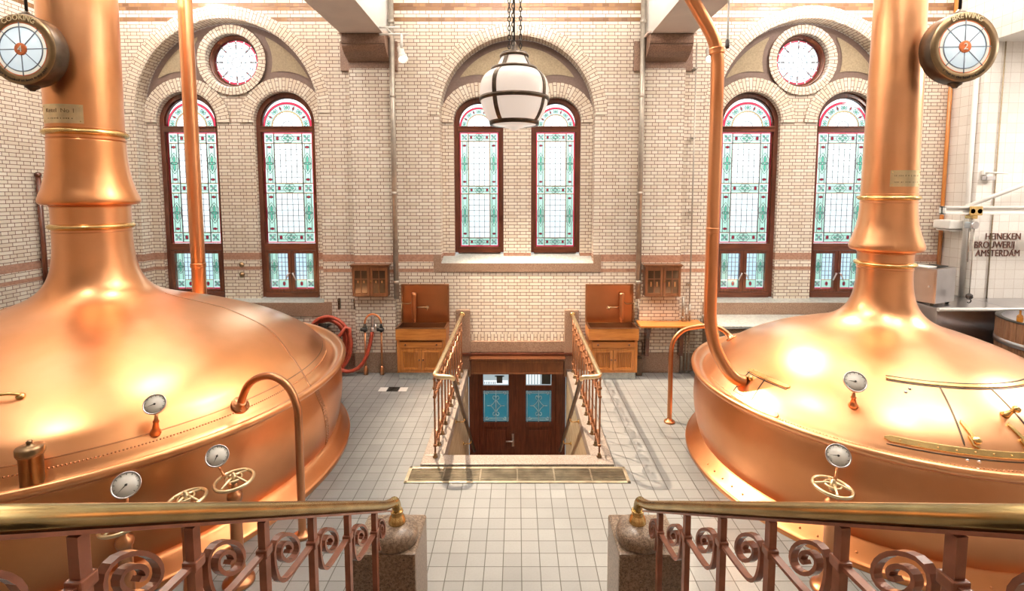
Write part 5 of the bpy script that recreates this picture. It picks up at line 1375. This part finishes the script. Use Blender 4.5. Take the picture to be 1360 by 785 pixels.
# timber tub
tx, ty, tr, tz0, tz1 = 7.06, 6.215, .70, .50, 1.365
m = MB(); m.lathe([(tr-.06,0),(tr-.02,.02),(tr-.02,.46),(tr-.05,.497)], (tx,ty), 48); tag(m.build('tub_stand', 'granite_grey'), 'round stone base carrying the wooden tub', 'stand')
T = thing('wooden_tub', 'round stave tub with steel hoop at the right edge beside the lettering', 'tub', (tx, ty, tz0))
m = MB(); ns = 44
for k in range(ns):
    a0, a1 = 2*PI*k/ns+.004, 2*PI*(k+1)/ns-.004; rows = []
    for z, r in ((tz0, tr-.04),(tz0+.3, tr-.01),(tz1-.3, tr),(tz1, tr)):
        rows.append([(tx+q*math.cos(a), ty+q*math.sin(a), z) for a, q in ((a0,r),((a0+a1)/2,r+.004),(a1,r),(a1,r-.05),(a0,r-.05))])
    m.grid(rows, None, 0, False, True, True, True)
m.build('staves', 'barrel', T)
m = MB()
m.lathe([(tr-.055,tz1+.002),(tr+.008,tz1+.004),(tr+.01,tz1-.012),(tr+.004,tz1-.014)], (tx,ty), 64, caps=False); m.build('steel_rim', 'black', T)
m = MB(); m.lathe([(tr-.05,tz1-.10),(.001,tz1-.10)], (tx,ty), 64, caps=False); m.lathe([(tr-.052,tz1+.003),(tr-.052,tz1-.2)], (tx,ty), 64, caps=False); m.build('steel_liner', 'steel', T)
for z in (tz1-.30, tz0+.14):
    m = MB(); r = tr+.006 if z > 1 else tr-.018; m.lathe([(r-.012,z-.035),(r+.006,z-.035),(r+.008,z+.035),(r-.010,z+.035)], (tx,ty), 64, caps=False); m.build('hoop', 'steel', T)
m = MB(); m.lathe([(.001,0),(.028,.002),(.032,.01),(.032,.07),(.026,.085),(.011,.10),(.010,.135),(.012,.137),(.012,.15),(.001,.152)], (6.395,6.215), 18, z0=tz1+.005); 
m2 = MB(); o = m.build('spray_bottle', 'g_amber'); tag(o, 'small pale bottle standing on the rim of the wooden tub', 'bottle')
# jib crane
T = thing('jib_crane', 'white painted jib crane beam with diagonal brace across the tiled corner', 'crane', (8.3, 7.3, CT))
BY = 7.12
m = MB(); m.box(6.08, 8.4, BY-.05, BY+.05, 2.70, 2.725, 0, .004); m.box(6.08, 8.4, BY-.05, BY+.05, 2.795, 2.82, 0, .004); m.box(6.08, 8.4, BY-.012, BY+.012, 2.72, 2.80); m.box(6.08, 6.10, BY-.05, BY+.05, 2.70, 2.82); m.build('beam', 'white_paint', T)
m = MB(); m.tube([(6.45,BY,2.82),(8.28,BY,3.55)], .032, 10); m.build('brace', 'white_paint', T)
m = MB(); m.tube([(8.3,BY,CT+.003),(8.3,BY,AZ)], .07, 16); m.build('post', 'white_paint', T)
m = MB(); m.box(6.42, 6.60, BY-.075, BY-.055, 2.69, 2.82, 0, .01); m.box(6.42, 6.60, BY+.055, BY+.075, 2.69, 2.82, 0, .01)
for xx in (6.46, 6.56): m.lathe([(.035,0),(.035,.02)], n=16, axis=(0,-1,0), org=(xx,BY-.055,2.75))
m.box(6.47, 6.55, BY-.06, BY+.06, 2.64, 2.69, 0, .01); m.build('trolley', 'brass', T)
T2 = thing('chain_hoist', 'small chain hoist hanging from the crane trolley in front of the tiled corner', 'hoist', (6.52, BY, 1.6))
m = MB(); m.box(6.46, 6.58, BY-.06, BY+.06, 2.50, 2.60, 0, .02); m.lathe([(.05,0),(.05,.03)], n=20, axis=(0,-1,0), org=(6.50,BY-.06,2.55)); m.tube([(6.52,BY,2.60),(6.52,BY,2.64)], .012, 8); m.build('hoist_body', 'steel', T2)
for xx, zz in ((6.485, 2.02),(6.545, 1.56)): m = MB(); m.tube([(xx,BY-.02,2.52),(xx,BY-.02,zz)], .007, 6); m.build('chain', 'galv', T2)
m = MB(); m.lathe([(.012,0),(.04,-.02),(.045,-.06),(.02,-.09)], n=14, axis=(0,0,1), org=(6.545,BY-.02,1.56)); m.tube([(6.545+.028*math.cos(a),BY-.02,1.45+.028*math.sin(a)) for a in [PI*.6-k*PI*1.4/10 for k in range(11)]], .008, 8); m.build('hook', 'iron', T2)
# white fittings on the tiled corner
for k, (x, y, r, z0, z1, lab) in enumerate(((7.0,7.74,.035,CT,AZ,'white upright pipe at the corner of the tiled side wall'),)):
    m = MB(); m.tube([(x,y,z0),(x,y,z1)], r, 12)
    tag(m.build('white_pipe', 'white_paint'), lab, 'pipe')
m = MB(); m.tube([(7.315,7.642,CT),(7.315,7.642,AZ)], .009, 8); tag(m.build('shade_line', 'sand'), 'thin tan strip added for the shading line through the wall lettering', 'shade_line')  # tan strip added to draw the gap and shading line on the tiles
m = MB(); m.tube([(7.0,8.19,.3),(7.0,8.19,CEIL)], .028, 10); tag(m.build('corner_pipe', 'oak'), 'orange brown pipe in the corner of brick and tile walls', 'pipe')
T = thing('wall_box', 'small white wall unit on the tiled side wall above the steel cabinet', 'wall unit', (6.98, 7.95, 2.45))
m = MB(); m.box(6.80, 7.04, 7.80, 8.12, 2.44, 2.58, 0, .02); m.build('body', 'white_paint', T)
m = MB(); m.box(6.83, 7.03, 7.83, 8.09, 2.405, 2.435, 0, .01); m.build('grille_base', 'plaster', T)
T = thing('wall_lamp_bracket', 'small pale wall bracket on the lettered tile wall above the crane', 'bracket', (7.1, AY, 3.3))
m = MB(); m.box(7.10, 7.16, AY-.05, AY-.003, 3.28, 3.36, 0, .01); m.tube([(7.13,AY-.05,3.32),(7.32,AY-.20,3.30)], .014, 8); m.build('arm', 'white_paint', T)
m = MB(); m.box(7.10, 7.24, AY-.10, AY-.02, 3.20, 3.27, 0, .01); m.build('head', 'steel', T)
# wall lettering
m = MB()
for txt, z, xo in (('HEINEKEN', 2.335, 7.185), ('BROUWERIJ', 2.205, 7.02), ('AMSTERDAM', 2.075, 7.055)):
    bm = text_mesh(txt, .148, .003, 'LEFT', .80)
    for v in bm.verts: v.co = Vector((xo+.05+v.co.x, AY-.004-(v.co.z+.003), z+v.co.y))
    m.addbm(bm)
tag(m.build('wall_lettering', 'letter_dark', recalc=False), 'three lines of dark brown capital lettering on the white tile wall', 'lettering')

# ------------------------------------------------------------------ light, world, camera
w = bpy.data.worlds.new('World'); sc.world = w; w.use_nodes = True
nt = w.node_tree; nt.nodes.clear(); nb = NB(nt)
out = nt.nodes.new('ShaderNodeOutputWorld'); bg = nt.nodes.new('ShaderNodeBackground')
tc = nt.nodes.new('ShaderNodeTexCoord'); z = nb.sep(tc.outputs['Generated'])[2]
cr = nt.nodes.new('ShaderNodeValToRGB'); e = cr.color_ramp.elements
mp = nb.n('ShaderNodeMapRange'); nb.link(z, mp.inputs[0]); mp.inputs[1].default_value = -.3; mp.inputs[2].default_value = .3; nb.link(mp.outputs[0], cr.inputs[0])
e[0].position = 0.0; e[0].color = (.55,.70,.74,1); e[1].position = 1.0; e[1].color = (2.3,2.33,2.35,1)
for p_, c_ in ((.30,(.85,1.0,1.06,1)),(.47,(1.12,1.24,1.28,1)),(.60,(1.6,1.68,1.7,1))):
    q = cr.color_ramp.elements.new(p_); q.color = c_
nb.link(cr.outputs[0], bg.inputs[0]); bg.inputs[1].default_value = 1.0; nb.link(bg.outputs[0], out.inputs[0])

def light(name, kind, loc, power, col, aim=None, **kw):
    d = bpy.data.lights.new(name, kind); d.energy = power*LK.get(kind, 1); d.color = col
    for k, v in kw.items(): setattr(d, k, v)
    o = bpy.data.objects.new(name, d); COL.objects.link(o); o.location = loc
    if aim is not None: o.rotation_euler = (Vector(aim)-Vector(loc)).to_track_quat('-Z', 'Y').to_euler()
    return o
LK = {'SPOT': 1.9, 'AREA': 1.0}
WARM = (1.0,.80,.58); NEUT = (1.0,.92,.83)
light('spot_left', 'SPOT', SL+(Vector((-1.55,7.3,4.6))-SL).normalized()*.075, 1100, WARM, (1.0,6.3,0), spot_size=1.15, spot_blend=.7, shadow_soft_size=.035)
light('spot_right', 'SPOT', SR+(Vector((2.8,7.2,4.6))-SR).normalized()*.075, 260, WARM, (3.0,6.0,0), spot_size=1.3, spot_blend=.7, shadow_soft_size=.05)
# added unseen uplights brighten the ceiling for soft copper reflections, and small downlights
for k, (x, y, pw, sz) in enumerate(((-4.8,3.6,70,1.0),(-4.8,5.9,700,1.0),(0.0,3.0,80,1.0),(0.0,5.7,660,1.0),(4.8,3.6,170,1.0),(4.8,5.9,720,1.0))):
    light('added_ceiling_wash_%d' % k, 'AREA', (x,y,5.45), pw*.52, NEUT, (x,y,9), shape='DISK', size=sz)
for k, (x, y, pw, sz) in enumerate(((-4.1,2.9,55,.35),(-3.0,5.6,60,.3),(3.4,3.1,65,.35),(4.9,6.4,70,.3),(5.4,3.2,50,.3),(0.4,5.4,60,.3),(8.6,5.0,170,1.2),(-5.6,7.0,50,.3))):
    zz = CEIL-.08 if x < 7 else AZ-.08
    light('ceiling_lamp_%d' % k, 'AREA', (x,y,zz), pw*(.55 if x < 7 else 1.0), NEUT, (x,y,0), shape='DISK', size=sz)

cam = bpy.data.cameras.new('camera'); co = bpy.data.objects.new('camera', cam); COL.objects.link(co)
co.location = (0, 0, 3.0); co.rotation_euler = (PI/2-.08, 0, 0)
cam.sensor_width = 36; cam.lens = 660/1360*36; cam.clip_start = .05; cam.clip_end = 200
cam.shift_x = -(687-680)/1360; cam.shift_y = -(392.5-310)/1360
sc.camera = co
sc.view_settings.view_transform = 'Standard'; sc.view_settings.look = 'None'
sc.view_settings.exposure = 0.3; sc.view_settings.gamma = 1.0; sc.view_settings.use_curve_mapping = False
cy = sc.cycles
cy.use_denoising = True
try: cy.denoiser = 'OPENIMAGEDENOISE'
except Exception: pass
cy.max_bounces = 10; cy.diffuse_bounces = 5; cy.glossy_bounces = 5; cy.transparent_max_bounces = 16
cy.sample_clamp_indirect = 6.0; cy.caustics_reflective = False; cy.caustics_refractive = False
